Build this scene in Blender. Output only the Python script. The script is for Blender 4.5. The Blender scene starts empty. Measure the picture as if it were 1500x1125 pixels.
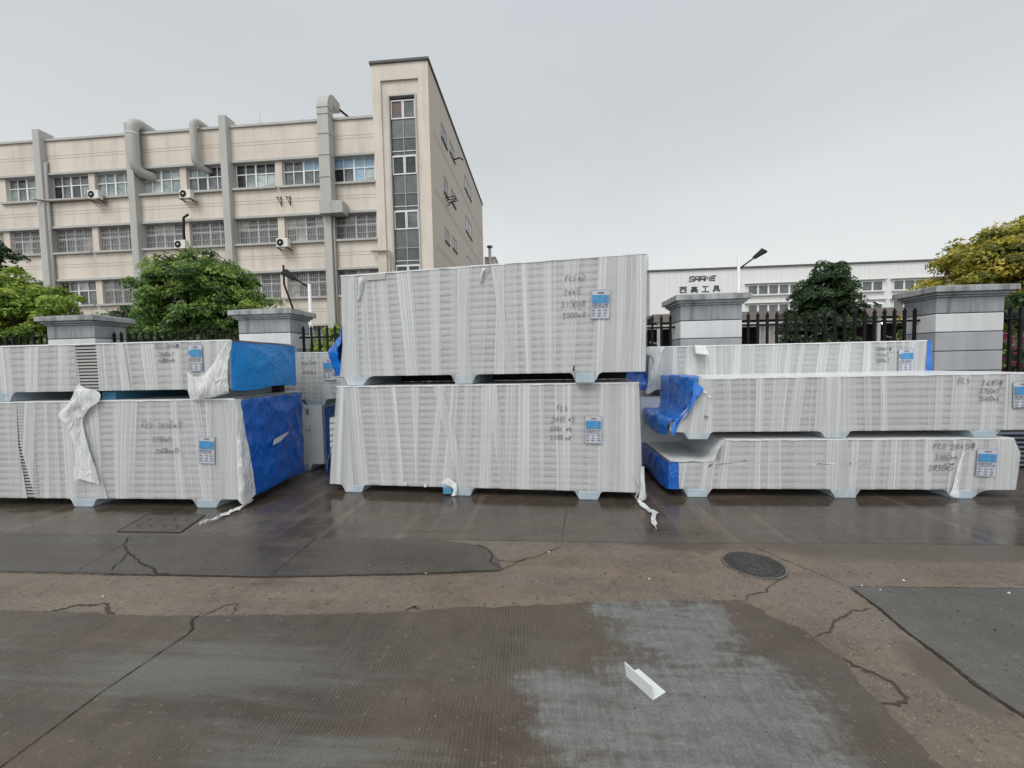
import bpy, bmesh, math, random
import numpy as np
from mathutils import Vector, Matrix, noise as mn

random.seed(7)
rng = np.random.default_rng(11)
R = math.radians
scene = bpy.context.scene
COL = scene.collection

# ------------------------------------------------------------------ helpers
def link(o):
    COL.objects.link(o)
    return o

class MB:
    """collects geometry (with a material slot per face) for ONE mesh object"""
    def __init__(s):
        s.v = []; s.f = []; s.m = []; s.smooth = []
    def add(s, vs, fs, mi=0, smooth=False):
        b = len(s.v)
        s.v += [tuple(v) for v in vs]
        for f in fs:
            s.f.append([i + b for i in f]); s.m.append(mi); s.smooth.append(smooth)
        return s
    def box(s, x0, x1, y0, y1, z0, z1, mi=0):
        vs = [(x0,y0,z0),(x1,y0,z0),(x1,y1,z0),(x0,y1,z0),(x0,y0,z1),(x1,y0,z1),(x1,y1,z1),(x0,y1,z1)]
        fs = [(0,3,2,1),(4,5,6,7),(0,1,5,4),(1,2,6,5),(2,3,7,6),(3,0,4,7)]
        return s.add(vs, fs, mi)
    def prism(s, pts, z0, z1, mi=0):
        n = len(pts)
        vs = [(p[0],p[1],z0) for p in pts] + [(p[0],p[1],z1) for p in pts]
        fs = [tuple(range(n-1,-1,-1)), tuple(range(n,2*n))]
        fs += [(i,(i+1)%n,(i+1)%n+n,i+n) for i in range(n)]
        return s.add(vs, fs, mi)
    def frustum(s, c, hx0, hy0, z0, hx1, hy1, z1, mi=0):
        x, y = c
        vs = [(x-hx0,y-hy0,z0),(x+hx0,y-hy0,z0),(x+hx0,y+hy0,z0),(x-hx0,y+hy0,z0),
              (x-hx1,y-hy1,z1),(x+hx1,y-hy1,z1),(x+hx1,y+hy1,z1),(x-hx1,y+hy1,z1)]
        fs = [(0,3,2,1),(4,5,6,7),(0,1,5,4),(1,2,6,5),(2,3,7,6),(3,0,4,7)]
        return s.add(vs, fs, mi)
    def tube(s, pts, rad, n=10, mi=0, smooth=True, caps=True, square=False):
        pts = [Vector(p) for p in pts]
        rads = rad if isinstance(rad, (list, tuple)) else [rad]*len(pts)
        rings = []
        up = Vector((0,0,1))
        prev = None
        for i, p in enumerate(pts):
            a = pts[max(i-1,0)]; b = pts[min(i+1,len(pts)-1)]
            t = (b-a).normalized()
            if prev is None:
                ref = up if abs(t.z) < .9 else Vector((1,0,0))
                u = t.cross(ref).normalized()
            else:
                u = (prev - t*prev.dot(t)).normalized()
            prev = u
            w = t.cross(u)
            rings.append([p + (u*math.cos(2*math.pi*k/n + (math.pi/4 if square else 0)) + w*math.sin(2*math.pi*k/n + (math.pi/4 if square else 0)))*rads[i] for k in range(n)])
        vs = [v for r in rings for v in r]
        fs = []
        for i in range(len(pts)-1):
            for k in range(n):
                fs.append((i*n+k, i*n+(k+1)%n, (i+1)*n+(k+1)%n, (i+1)*n+k))
        if caps:
            fs.append(tuple(range(n-1,-1,-1))); fs.append(tuple((len(pts)-1)*n+k for k in range(n)))
        return s.add(vs, fs, mi, smooth and not square)
    def grid(s, nu, nv, fn, mi=0, smooth=True):
        vs = [fn(i/nu, j/nv) for j in range(nv+1) for i in range(nu+1)]
        fs = [(j*(nu+1)+i, j*(nu+1)+i+1, (j+1)*(nu+1)+i+1, (j+1)*(nu+1)+i) for j in range(nv) for i in range(nu)]
        return s.add(vs, fs, mi, smooth)
    def mesh(s, name, mats):
        me = bpy.data.meshes.new(name)
        me.from_pydata(s.v, [], s.f)
        for m in (mats if isinstance(mats, (list, tuple)) else [mats]):
            me.materials.append(m)
        me.polygons.foreach_set('material_index', s.m)
        me.polygons.foreach_set('use_smooth', s.smooth)
        me.update()
        return me
    def obj(s, name, mats, parent=None, bevel=0):
        o = link(bpy.data.objects.new(name, s.mesh(name, mats)))
        if parent: o.parent = parent
        if bevel:
            b = o.modifiers.new('bevel', 'BEVEL'); b.width = bevel; b.segments = 2; b.limit_method = 'ANGLE'
        return o

def tag(o, label=None, cat=None, group=None, kind=None):
    if label: o['label'] = label
    if cat: o['category'] = cat
    if group: o['group'] = group
    if kind: o['kind'] = kind
    return o

def thing(name, label, cat, loc=(0,0,0), rz=0., group=None):
    o = link(bpy.data.objects.new(name, None))
    o.location = loc; o.rotation_euler = (0,0,rz); o.empty_display_size = .2
    return tag(o, label, cat, group)

def inst(name, me, parent, loc=(0,0,0), rz=0.):
    o = link(bpy.data.objects.new(name, me))
    o.parent = parent; o.location = loc; o.rotation_euler = (0,0,rz)
    return o

# ------------------------------------------------------------------ materials
class NT:
    def __init__(s, name):
        s.mat = bpy.data.materials.new(name); s.mat.use_nodes = True
        s.t = s.mat.node_tree; s.t.nodes.clear()
        s.out = s.t.nodes.new('ShaderNodeOutputMaterial')
    def n(s, typ, ins=None, **props):
        nd = s.t.nodes.new(typ)
        for k, v in props.items(): setattr(nd, k, v)
        for k, v in (ins or {}).items():
            sk = nd.inputs[k]
            if isinstance(v, bpy.types.NodeSocket): s.t.links.new(v, sk)
            else: sk.default_value = v
        return nd
    def coord(s, which='Object'):
        return s.n('ShaderNodeTexCoord').outputs[which]
    def mapv(s, vec, scale=(1,1,1), loc=(0,0,0), rot=(0,0,0)):
        return s.n('ShaderNodeMapping', {'Vector': vec, 'Scale': scale, 'Location': loc, 'Rotation': rot}).outputs[0]
    def noise(s, vec, scale=5., detail=4., rough=.55, dist=0.):
        return s.n('ShaderNodeTexNoise', {'Vector': vec, 'Scale': scale, 'Detail': detail, 'Roughness': rough, 'Distortion': dist}).outputs[0]
    def ramp(s, fac, stops):
        nd = s.n('ShaderNodeValToRGB', {'Fac': fac})
        e = nd.color_ramp.elements
        while len(e) < len(stops): e.new(.5)
        for i, (p, c) in enumerate(stops):
            e[i].position = p
            e[i].color = (c, c, c, 1) if isinstance(c, (int, float)) else (*c, 1)
        return nd.outputs[0]
    def mix(s, fac, a, b):
        nd = s.n('ShaderNodeMix', data_type='RGBA')
        def put(i, v):
            if isinstance(v, bpy.types.NodeSocket): s.t.links.new(v, nd.inputs[i])
            else: nd.inputs[i].default_value = v if isinstance(v, (int, float)) else (*v[:3], 1)
        put(0, fac); put(6, a); put(7, b)
        return nd.outputs[2]
    def math(s, op, a, b=0., clamp=False):
        nd = s.n('ShaderNodeMath', operation=op, use_clamp=clamp)
        for i, v in enumerate((a, b)):
            if isinstance(v, bpy.types.NodeSocket): s.t.links.new(v, nd.inputs[i])
            else: nd.inputs[i].default_value = v
        return nd.outputs[0]
    def vmath(s, op, a, b=(0,0,0)):
        nd = s.n('ShaderNodeVectorMath', operation=op)
        for i, v in enumerate((a, b)):
            if isinstance(v, bpy.types.NodeSocket): s.t.links.new(v, nd.inputs[i])
            else: nd.inputs[i].default_value = v
        return nd.outputs[1 if op in ('LENGTH', 'DISTANCE') else 0]
    def bump(s, h, strength=.3, dist=.01):
        return s.n('ShaderNodeBump', {'Height': h, 'Strength': strength, 'Distance': dist}).outputs[0]
    def principled(s, **k):
        ins = {}
        for key, v in k.items():
            key = key.replace('_', ' ')
            if isinstance(v, tuple) and len(v) == 3: v = (*v, 1)
            ins[key] = v
        return s.n('ShaderNodeBsdfPrincipled', ins)
    def done(s, sh):
        s.t.links.new(sh.outputs[0] if not isinstance(sh, bpy.types.NodeSocket) else sh, s.out.inputs[0])
        return s.mat

def M_plain(name, col, rough=.6, metal=0., var=.12, scale=3., bump=0., coat=0., bscale=40., spec=.5):
    t = NT(name); c = t.coord()
    f = t.noise(c, scale, 5)
    dark = tuple(x*(1-var) for x in col); light = tuple(min(1, x*(1+var)) for x in col)
    colr = t.ramp(f, [(.3, dark), (.7, light)])
    k = dict(Base_Color=colr, Roughness=rough, Metallic=metal, Coat_Weight=coat)
    k['Specular_IOR_Level'] = spec
    if bump:
        k['Normal'] = t.bump(t.noise(c, bscale, 3), bump, .01)
    return t.done(t.principled(**{a: b for a, b in k.items()}))

def M_stained(name, col, stain, amount=.5, scale=(1.2,1.2,.35), rough=.85, seed=0., fine=.08, streak=(3,3,.2), bump=.15):
    """weathered plaster / stone: blotches plus runs of dirt stretched downwards"""
    t = NT(name); c = t.coord()
    a = t.noise(t.mapv(c, scale, (seed,seed*2,0)), 1., 6, .6)
    b = t.noise(t.mapv(c, streak, (seed*3,1,0)), 1., 5, .65)
    g = t.noise(c, 28., 3)
    f1 = t.ramp(a, [(.42, 0.), (.72, 1.)]); f2 = t.ramp(b, [(.48, 0.), (.75, 1.)])
    f = t.math('MULTIPLY', t.math('ADD', t.math('MULTIPLY', f1, .5), t.math('MULTIPLY', f2, .6), True), amount)
    pat = t.ramp(t.noise(t.mapv(c, tuple(2.6*k for k in scale), (seed+7,2,5)), 1., 3, .5), [(.55,0.),(.60,.35)])
    f1 = t.math('ADD', f1, pat, True)
    base = t.mix(t.math('MULTIPLY', t.ramp(g, [(.35, 1.), (.65, 0.)]), fine), col, tuple(x*.6 for x in col))
    colr = t.mix(f, base, stain)
    return t.done(t.principled(Base_Color=colr, Roughness=rough, Normal=t.bump(g, bump, .01)))

MAT = {}
MAT['cream'] = M_stained('cream plaster', (.69,.625,.545), (.41,.36,.31), .9, (.35,.35,.3), seed=2., streak=(1.4,1.4,.1))
MAT['shaded_plaster'] = M_stained('shaded cream plaster', (.56,.50,.43), (.42,.37,.32), .35, (.2,.2,.15), seed=5., streak=(.8,.8,.06))  # darker copy of the cream: shade of the side wall painted in
MAT['trim'] = M_stained('grey render', (.47,.465,.44), (.28,.275,.265), .6, (.6,.6,.4), seed=3.)
MAT['trim_dark'] = M_plain('dark coping', (.10,.10,.10), .8)
MAT['joint'] = M_plain('plaster joint', (.36,.32,.275), .9)
MAT['white_alu'] = M_plain('white window frame', (.72,.73,.74), .45, var=.05)
MAT['grille'] = M_plain('grey window bars', (.42,.41,.40), .6)
MAT['duct'] = M_stained('painted duct', (.43,.425,.395), (.30,.295,.275), .7, (.8,.8,.5), rough=.55, seed=7.)
MAT['pipe_brown'] = M_plain('drain pipe', (.30,.27,.24), .6)
MAT['ac_white'] = M_plain('ac casing', (.68,.67,.62), .5, var=.1)
MAT['black'] = M_plain('black iron', (.008,.008,.009), .55, spec=.2)
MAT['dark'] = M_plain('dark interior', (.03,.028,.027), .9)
MAT['rust'] = M_plain('rusty bracket', (.10,.06,.045), .8)
MAT['white_wall'] = None

def glass_mat(name, col, rough=.08, var=.35):
    t = NT(name); c = t.coord()
    f = t.noise(t.mapv(c, (1.5,1.5,1.5)), 1.3, 3)
    colr = t.ramp(f, [(.35, tuple(x*(1-var) for x in col)), (.65, tuple(x*(1+var) for x in col))])
    b = t.bump(t.noise(c, .8, 1), .04, .05)
    return t.done(t.principled(Base_Color=colr, Roughness=rough, Normal=b, Specular_IOR_Level=.5))
GL = [glass_mat('dark glass', (.035,.04,.042)), glass_mat('grey glass', (.12,.13,.13)), glass_mat('teal glass', (.22,.27,.265)),
      glass_mat('pale glass', (.38,.43,.43)), glass_mat('blue curtained glass', (.27,.41,.53), .3, .15), glass_mat('curtained glass', (.42,.40,.37), .3)]
MAT['panel_glass'] = glass_mat('stair spandrel', (.11,.12,.125), .35, .2)

# --- stretch film: real translucent skin over the bundles
def film_mat(name, base=.30, white=(.80,.81,.82), seedv=0., rough=.32):
    t = NT(name); c = t.coord()
    oi = t.n('ShaderNodeObjectInfo').outputs['Random']
    sep = t.n('ShaderNodeSeparateXYZ', {'Vector': c})
    u = t.math('ADD', sep.outputs[0], t.math('MULTIPLY', sep.outputs[1], 1.13))
    u = t.math('ADD', u, t.math('MULTIPLY', oi, 37.))
    tilt = t.noise(t.n('ShaderNodeCombineXYZ', {'X': t.math('MULTIPLY', u, .75)}).outputs[0], 1., 1)
    tilt = t.math('MULTIPLY', t.math('SUBTRACT', tilt, .45), -.62)
    us = t.math('ADD', u, t.math('MULTIPLY', sep.outputs[2], tilt))
    def line(fx, fz, det, lo, hi):
        v = t.n('ShaderNodeCombineXYZ', {'X': t.math('MULTIPLY', us, fx), 'Y': t.math('MULTIPLY', sep.outputs[2], fz), 'Z': seedv}).outputs[0]
        return t.ramp(t.noise(v, 1., det, .6), [(lo, 0.), (hi, 1.)])
    wide = line(3.6, .10, 1., .46, .54)
    step = line(6.5, .06, 0., .495, .515)
    mid = line(17., .2, 2., .50, .66)
    fine = t.math('MULTIPLY', line(60., .25, 1., .50, .62), t.math('ADD', t.math('MULTIPLY', step, .8), .2))
    hair = line(26., .10, 0., .70, .725)
    soft = t.ramp(t.noise(t.mapv(c, (1.3,1.3,1.6), (seedv,4,2)), 1., 3), [(.3, 0.), (.7, 1.)])
    a = t.math('ADD', t.math('MULTIPLY', wide, .12), t.math('MULTIPLY', step, .19))
    a = t.math('ADD', a, t.math('MULTIPLY', mid, .10))
    a = t.math('ADD', a, t.math('MULTIPLY', soft, .10))
    a = t.math('ADD', a, t.math('MULTIPLY', fine, .24))
    a = t.math('ADD', a, t.math('MULTIPLY', hair, .24))
    a = t.math('ADD', a, base, True)
    a = t.math('MINIMUM', a, .92)
    h = t.math('ADD', t.math('MULTIPLY', fine, .5), t.math('ADD', hair, t.math('MULTIPLY', mid, .4)))
    nb = t.bump(h, .22, .005)
    p = t.principled(Base_Color=(*white,), Roughness=rough, Normal=nb, Specular_IOR_Level=.45)
    tr = t.n('ShaderNodeBsdfTransparent')
    mx = t.n('ShaderNodeMixShader', {0: a, 1: tr.outputs[0], 2: p.outputs[0]})
    return t.done(mx.outputs[0])
MAT['film'] = film_mat('stretch film', .27, (.67,.685,.69), 0., .26)
MAT['film_top'] = film_mat('film over the top', .80, (.80,.81,.82), 3., .28)
def film_white():
    t = NT('bunched film'); c = t.coord()
    f = t.noise(t.mapv(c, (9,9,2.6), (0,0,0), (.2,.35,.1)), 1., 3, .55, .8)
    rd = t.math('ABSOLUTE', t.math('SUBTRACT', t.noise(t.mapv(c, (5,5,1.2), (0,3,0), (.25,.4,.1)), 2., 3, .5, .5), .5))
    cr = t.ramp(rd, [(0., 1.), (.07, 0.)])
    a = t.math('ADD', t.ramp(f, [(.3, .55), (.6, .88)]), t.math('MULTIPLY', cr, .2), True)
    f = t.math('ADD', f, cr)
    p = t.principled(Base_Color=(.70,.71,.715), Roughness=.3, Normal=t.bump(f, .5, .02))
    mx = t.n('ShaderNodeMixShader', {0: a, 1: t.n('ShaderNodeBsdfTransparent').outputs[0], 2: p.outputs[0]})
    return t.done(mx.outputs[0])
MAT['film_white'] = film_white()
def core_mat():
    t = NT('panel skin'); c = t.coord()
    f = t.noise(t.mapv(c, (1.2,1.2,9)), 1., 4)
    g = t.noise(t.mapv(c, (55,55,.6)), 1., 2)
    colr = t.ramp(f, [(.3, (.37,.368,.358)), (.7, (.42,.418,.408))])
    return t.done(t.principled(Base_Color=colr, Roughness=.5, Normal=t.bump(g, .12, .003)))
MAT['core'] = core_mat()
MAT['core_edge'] = M_plain('greyer panel skin', (.36,.357,.347), .5, var=.12)
MAT['core_pale'] = M_plain('paler panel skin', (.53,.53,.52), .5, var=.12)
MAT['core_gap'] = M_plain('shaded joint filler', (.15,.145,.135), .9)  # filler darkened, painting the shade in the panel joints
MAT['foam'] = M_plain('pale blue foam', (.36,.44,.50), .75, var=.12, scale=6, bump=.2, bscale=90.)
MAT['foam_blue'] = M_plain('blue foam edge', (.07,.25,.40), .7, var=.15)
def blue_mat(name, c0, c1, rough=.28):
    t = NT(name); c = t.coord()
    f = t.noise(c, 3.5, 5, .6, .6); w = t.noise(t.mapv(c, (1,1,1), (3,1,5)), 11., 4, .6, 1.2)
    colr = t.ramp(f, [(.3, c0), (.7, c1)])
    rd = t.math('ABSOLUTE', t.math('SUBTRACT', t.noise(t.mapv(c, (1,1,1), (7,2,3), (.4,.2,.3)), 5., 3, .5, .9), .5))
    cr = t.ramp(rd, [(0., 1.), (.06, 0.)])
    rd2 = t.math('ABSOLUTE', t.math('SUBTRACT', t.noise(t.mapv(c, (2.2,2.2,.7), (1,5,3), (.2,.5,.1)), 5., 3, .5, .6), .5))
    cr = t.math('ADD', cr, t.ramp(rd2, [(0., .8), (.04, 0.)]))
    h = t.math('ADD', t.math('MULTIPLY', f, .7), t.math('ADD', t.math('MULTIPLY', w, .2), t.math('MULTIPLY', cr, .4)))
    # pale stretch marks where the film is pulled over an edge
    st = t.ramp(t.noise(t.mapv(c, (6,6,22), (0,0,0), (.5,.3,.2)), 1., 3, .6), [(.66,0.),(.78,.35)])
    colr = t.mix(t.math('MULTIPLY', st, .5), colr, (.35,.5,.75))
    return t.done(t.principled(Base_Color=colr, Roughness=rough, Normal=t.bump(h, .42, .03), Coat_Weight=.4, Coat_Roughness=.12))
MAT['blue'] = blue_mat('blue film', (.002,.085,.40), (.004,.115,.48))
MAT['blue_light'] = blue_mat('pale blue film over panels', (.003,.25,.68), (.006,.29,.74), .35)
MAT['blue_mid'] = blue_mat('mid blue film', (.003,.12,.50), (.007,.17,.60), .24)
MAT['ink'] = M_plain('black marker', (.10,.10,.11), .6, var=.6, scale=25)
MAT['paper'] = M_plain('label paper', (.47,.48,.53), .5, var=.1, scale=12)
MAT['label_blue'] = M_plain('label print blue', (.06,.24,.47), .45, var=.25, scale=30)
MAT['print'] = M_plain('label print grey', (.13,.13,.2), .6)
MAT['hole'] = M_plain('bare panel in tear', (.55,.56,.55), .6)
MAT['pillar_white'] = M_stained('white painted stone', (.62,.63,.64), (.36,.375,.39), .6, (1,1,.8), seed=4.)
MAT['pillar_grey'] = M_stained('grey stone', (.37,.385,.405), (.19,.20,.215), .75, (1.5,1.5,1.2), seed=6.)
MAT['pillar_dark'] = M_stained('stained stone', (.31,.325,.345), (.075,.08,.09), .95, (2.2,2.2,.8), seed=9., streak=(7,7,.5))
MAT['cap'] = M_stained('weathered cap', (.37,.38,.385), (.05,.05,.05), 1., (3,3,3), seed=1., streak=(11,11,1.2), bump=.4)
MAT['shed_roof'] = M_stained('brown sheet', (.20,.175,.16), (.10,.085,.075), .5, (.5,.5,.5), seed=2.)
MAT['flower'] = M_plain('magenta petals', (.36,.03,.14), .6)
MAT['bracket'] = M_plain('white angle', (.66,.70,.68), .4, var=.05)
MAT['bark'] = M_plain('bark', (.07,.055,.042), .9, var=.3, scale=8, bump=.5)
MAT['iron'] = None

def white_wall_mat():
    t = NT('white sheet cladding'); c = t.coord()
    s = t.noise(t.mapv(c, (4.5,4.5,.12)), 1., 5, .6)
    big = t.noise(c, .25, 4)
    f = t.math('MULTIPLY', t.ramp(s, [(.48, 0.), (.8, 1.)]), t.ramp(big, [(.35, .2), (.7, .8)]))
    colr = t.mix(f, (.72,.73,.72), (.47,.45,.42))
    w = t.n('ShaderNodeTexWave', {'Vector': c, 'Scale': 3.2}, wave_type='BANDS', bands_direction='X').outputs[1]
    return t.done(t.principled(Base_Color=colr, Roughness=.6, Normal=t.bump(w, .25, .02)))
MAT['white_wall'] = white_wall_mat()

def leaf_mat(name, rough=.45):
    t = NT(name)
    at = t.n('ShaderNodeVertexColor', layer_name='tint').outputs[0]
    p = t.principled(Base_Color=at, Roughness=rough, Specular_IOR_Level=.4)
    tl = t.n('ShaderNodeBsdfTranslucent', {'Color': at})
    mx = t.n('ShaderNodeMixShader', {0: .42, 1: p.outputs[0], 2: tl.outputs[0]})
    return t.done(mx.outputs[0])
MAT['leaf'] = leaf_mat('leaves')

# --- ground materials
def blobs(t, pos, ells, namp=.25, nscale=3.):
    """soft union of ellipses (x, y, rx, ry), edges broken up by noise; 1 inside"""
    nz = t.n('ShaderNodeTexNoise', {'Vector': pos, 'Scale': nscale, 'Detail': 7., 'Roughness': .62})
    off = t.vmath('SCALE', t.vmath('SUBTRACT', nz.outputs[1], (.5,.5,.5)))
    off.node.inputs[3].default_value = namp
    p = t.vmath('ADD', pos, off)
    best = None
    for (x, y, rx, ry) in ells:
        q = t.vmath('MULTIPLY', t.vmath('SUBTRACT', p, (x,y,0)), (1/rx,1/ry,0))
        d = t.vmath('LENGTH', q)
        best = d if best is None else t.math('MINIMUM', best, d)
    return best

def ground_mat(name, c_dark, c_light, rough=(.18,.5), grit=.25, dry=None, dry_col=(.142,.144,.137), dry2=None, wet=None, groove=0., agg=0., tyre=False, big=.8, hue=None, wet_col=None, wet_amt=.45):
    t = NT(name); c = t.coord()
    mean = tuple((x+y)/2 for x, y in zip(c_dark, c_light))
    a = t.noise(c, big, 6, .62); b = t.noise(t.mapv(c, (1,1,1), (4,7,0)), 3.3, 7, .68); g = t.noise(c, 85., 4, .65)
    m = t.noise(t.mapv(c, (1,1,1), (8,1,0)), 13., 6, .7)
    smear = t.noise(t.mapv(c, (.6,5.5,1), (2,0,0), (0,0,.15)), 1., 6, .65)
    mixf = t.math('ADD', t.math('MULTIPLY', a, .40), t.math('ADD', t.math('MULTIPLY', b, .30), t.math('MULTIPLY', smear, .30)))
    colr = t.ramp(mixf, [(.38, c_dark), (.62, c_light)])
    if hue:      # cement grey patches among the brown
        hv = t.ramp(t.noise(t.mapv(c, (.8,1.5,1), (6,4,0), (0,0,.2)), 1.4, 6, .62), [(.40, 0.), (.64, .85)])
        colr = t.mix(hv, colr, hue)
    dk = t.ramp(t.noise(t.mapv(c, (1,1.6,1), (1,9,0)), 2.3, 6, .66), [(.50, 0.), (.70, .40)])
    colr = t.mix(dk, colr, tuple(x*.62 for x in c_dark))
    # mottling and grain
    mo = t.math('ADD', .34, t.math('ADD', t.math('MULTIPLY', m, .66), t.math('MULTIPLY', g, .66)))
    colr = t.vmath('SCALE', colr); t.t.links.new(mo, colr.node.inputs[3])
    h = t.math('ADD', t.math('MULTIPLY', g, grit), t.math('MULTIPLY', m, grit))
    if agg:
        v = t.n('ShaderNodeTexVoronoi', {'Vector': c, 'Scale': 78.})
        st = t.ramp(v.outputs['Distance'], [(.18, 1.), (.40, 0.)])
        rv = t.n('ShaderNodeSeparateColor', {'Color': v.outputs['Color']}).outputs[0]
        cc = t.ramp(rv, [(.15, tuple(x*.35 for x in c_dark)), (.5, mean), (.9, tuple(min(1., x*1.75) for x in c_light))])
        pres = t.ramp(t.noise(c, 9., 5, .6), [(.38, .15), (.58, 1.)])
        colr = t.mix(t.math('MULTIPLY', t.math('MULTIPLY', st, pres), agg), colr, cc)
        h = t.math('ADD', h, t.math('MULTIPLY', v.outputs['Distance'], .5))
        pits = t.ramp(t.noise(t.mapv(c,(1,1,1),(9,3,0)), 24., 3, .5), [(.64, 0.), (.68, 1.)])
        colr = t.mix(t.math('MULTIPLY', pits, .6), colr, tuple(x*.4 for x in c_dark))
    else:
        sp = t.ramp(t.noise(c, 150., 2), [(.34, .6), (.46, 0.)])
        colr = t.mix(sp, colr, tuple(x*.45 for x in c_dark))
        pv = t.ramp(t.noise(t.mapv(c,(1,1,1),(2,8,0)), 30., 3, .55), [(.69, 0.), (.73, 1.)])
        colr = t.mix(t.math('MULTIPLY', pv, .7), colr, tuple(x*.35 for x in c_dark))
        lv = t.ramp(t.noise(t.mapv(c,(1,1,1),(12,3,0)), 45., 2, .5), [(.68, 0.), (.72, .7)])
        colr = t.mix(lv, colr, tuple(x*1.7 for x in c_light))
    rg = t.math('ADD', t.math('MULTIPLY', t.ramp(t.math('ADD', t.math('MULTIPLY', b, .5), t.math('MULTIPLY', smear, .5)), [(.38, 0.), (.6, 1.)]), rough[1]-rough[0]), rough[0])
    rg = t.math('ADD', rg, t.math('MULTIPLY', t.math('SUBTRACT', m, .5), .25))
    if groove:
        gm = t.ramp(t.noise(t.mapv(c, (1.3,.7,1), (5,2,0)), 1., 4, .6), [(.44, .12), (.6, 1.)])
        gx = t.noise(t.mapv(c, (58,1.6,1), (0,0,0), (0,0,-.06)), 1., 3, .6)
        wv = t.n('ShaderNodeTexWave', {'Vector': t.mapv(c, (1,1,1), (0,0,0), (0,0,-.06)), 'Scale': 17., 'Distortion': 2.2, 'Detail': 3., 'Detail Scale': .5}, wave_type='BANDS', bands_direction='X').outputs[1]
        gl = t.ramp(t.math('ADD', t.math('MULTIPLY', gx, .55), t.math('MULTIPLY', wv, .30)), [(.30, 0.), (.52, 1.)])
        gs = t.math('MULTIPLY', gm, groove)
        colr = t.mix(t.math('MULTIPLY', t.math('MULTIPLY', t.math('SUBTRACT', 1., gl), gs), .62), colr, tuple(x*.5 for x in c_dark))
        h = t.math('ADD', h, t.math('MULTIPLY', t.math('MULTIPLY', gl, gs), 1.2))
    if dry:
        d = blobs(t, c, dry, .30, 2.6)
        tex = t.noise(t.mapv(c, (2.6,17,1), (0,0,0), (0,0,.08)), 1., 6, .7)
        vert = t.noise(t.mapv(c, (38,3,1), (0,0,0), (0,0,-.06)), 1., 4, .6)
        cl = t.noise(c, 19., 8, .78)
        pat = t.math('ADD', t.math('MULTIPLY', tex, .4), t.math('ADD', t.math('MULTIPLY', cl, .4), t.math('MULTIPLY', vert, .2)))
        dcol = t.ramp(pat, [(.34, tuple(x*.50 for x in dry_col)), (.50, dry_col), (.64, tuple(x*1.45 for x in dry_col))])
        val = t.math('ADD', t.math('MULTIPLY', pat, 1.3), t.math('MULTIPLY', t.math('SUBTRACT', 1., d), .55))
        f = t.ramp(val, [(.61, 0.), (.84, 1.)])
        f = t.math('MULTIPLY', f, .92)
        gd = t.vmath('SCALE', dcol); t.t.links.new(t.math('ADD', .45, t.math('MULTIPLY', g, 1.1)), gd.node.inputs[3])
        colr = t.mix(f, colr, gd)
        rg = t.math('ADD', rg, t.math('MULTIPLY', f, .3))
    if dry2:
        d = blobs(t, c, dry2, .35, 2.)
        tex = t.noise(t.mapv(c, (1.1,16,1), (3,0,0), (0,0,.05)), 1., 6, .68)
        val = t.math('ADD', t.math('MULTIPLY', tex, 1.2), t.math('MULTIPLY', t.math('SUBTRACT', 1., d), .45))
        f = t.ramp(val, [(.55, 0.), (.95, .75)])
        gd = t.vmath('SCALE', (.125,.13,.118)); t.t.links.new(t.math('ADD', .5, g), gd.node.inputs[3])
        colr = t.mix(f, colr, gd)
    if wet:
        d = blobs(t, c, wet, .5, 1.6)
        wm = t.ramp(d, [(.6, 1.), (1.2, 0.)])
        colr = t.mix(t.math('MULTIPLY', wm, wet_amt), colr, wet_col or tuple(x*.6 for x in c_dark))
        rg = t.math('SUBTRACT', rg, t.math('MULTIPLY', wm, .14))
    rg = t.math('MAXIMUM', rg, .10)
    if tyre:
        ty = t.ramp(t.noise(t.mapv(c, (7,.4,1), (0,0,0), (0,0,-.35)), 1., 4, .55), [(.56, 0.), (.74, .5)])
        colr = t.mix(ty, colr, tuple(x*1.35 for x in c_light))
        t2 = t.ramp(t.noise(t.mapv(c, (.8,9,1), (4,0,0), (0,0,.12)), 1., 5, .6), [(.58, 0.), (.75, .55)])
        colr = t.mix(t2, colr, tuple(x*.5 for x in c_dark))
    nb = t.bump(h, .4, .004)
    return t.done(t.principled(Base_Color=colr, Roughness=rg, Normal=nb, Specular_IOR_Level=.45))

DRY = [(.72,2.22,.36,.34),(.98,2.38,.13,.2),(.40,2.42,.15,.14),(.70,1.75,.58,.32),(.12,1.80,.30,.12),(.15,1.6,.25,.2),(.66,1.42,.62,.28),(1.0,1.75,.25,.3)]
MAT['g_wet'] = ground_mat('wet concrete road', (.056,.042,.032), (.140,.110,.086), (.15,.44), .15, tyre=True, hue=(.10,.088,.076), wet=[(-2,4.3,9,.45),(3.2,3.6,1.2,.5),(-2.2,3.55,.6,.3)])
MAT['g_tan'] = ground_mat('worn aggregate concrete', (.096,.072,.054), (.205,.160,.120), (.36,.62), .5, agg=.8, hue=(.15,.128,.105), wet=[(2.9,3.36,1.6,.34),(.9,3.38,1.0,.16),(5,3.2,1.6,.4),(1.9,2.0,.12,.3)], wet_col=(.080,.062,.048), wet_amt=.85)
MAT['g_near'] = ground_mat('brushed concrete slab', (.060,.045,.034), (.122,.094,.070), (.32,.58), .4, hue=(.100,.086,.070), dry=DRY, dry2=[(-1.75,1.83,1.0,.22),(-.9,1.45,.5,.12),(-3.2,1.6,.5,.4)], groove=.9)
MAT['g_left'] = ground_mat('smooth concrete slab', (.050,.041,.033), (.096,.079,.064), (.26,.5), .2, hue=(.080,.074,.066), wet=[(-1.1,3.1,.6,.2),(-3.9,3.15,.6,.2)])
MAT['g_right'] = ground_mat('grey concrete slab', (.066,.058,.049), (.128,.115,.098), (.32,.58), .35, hue=(.108,.106,.098), groove=.6)
MAT['crack'] = M_plain('crack dirt', (.022,.018,.015), .9)
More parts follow.
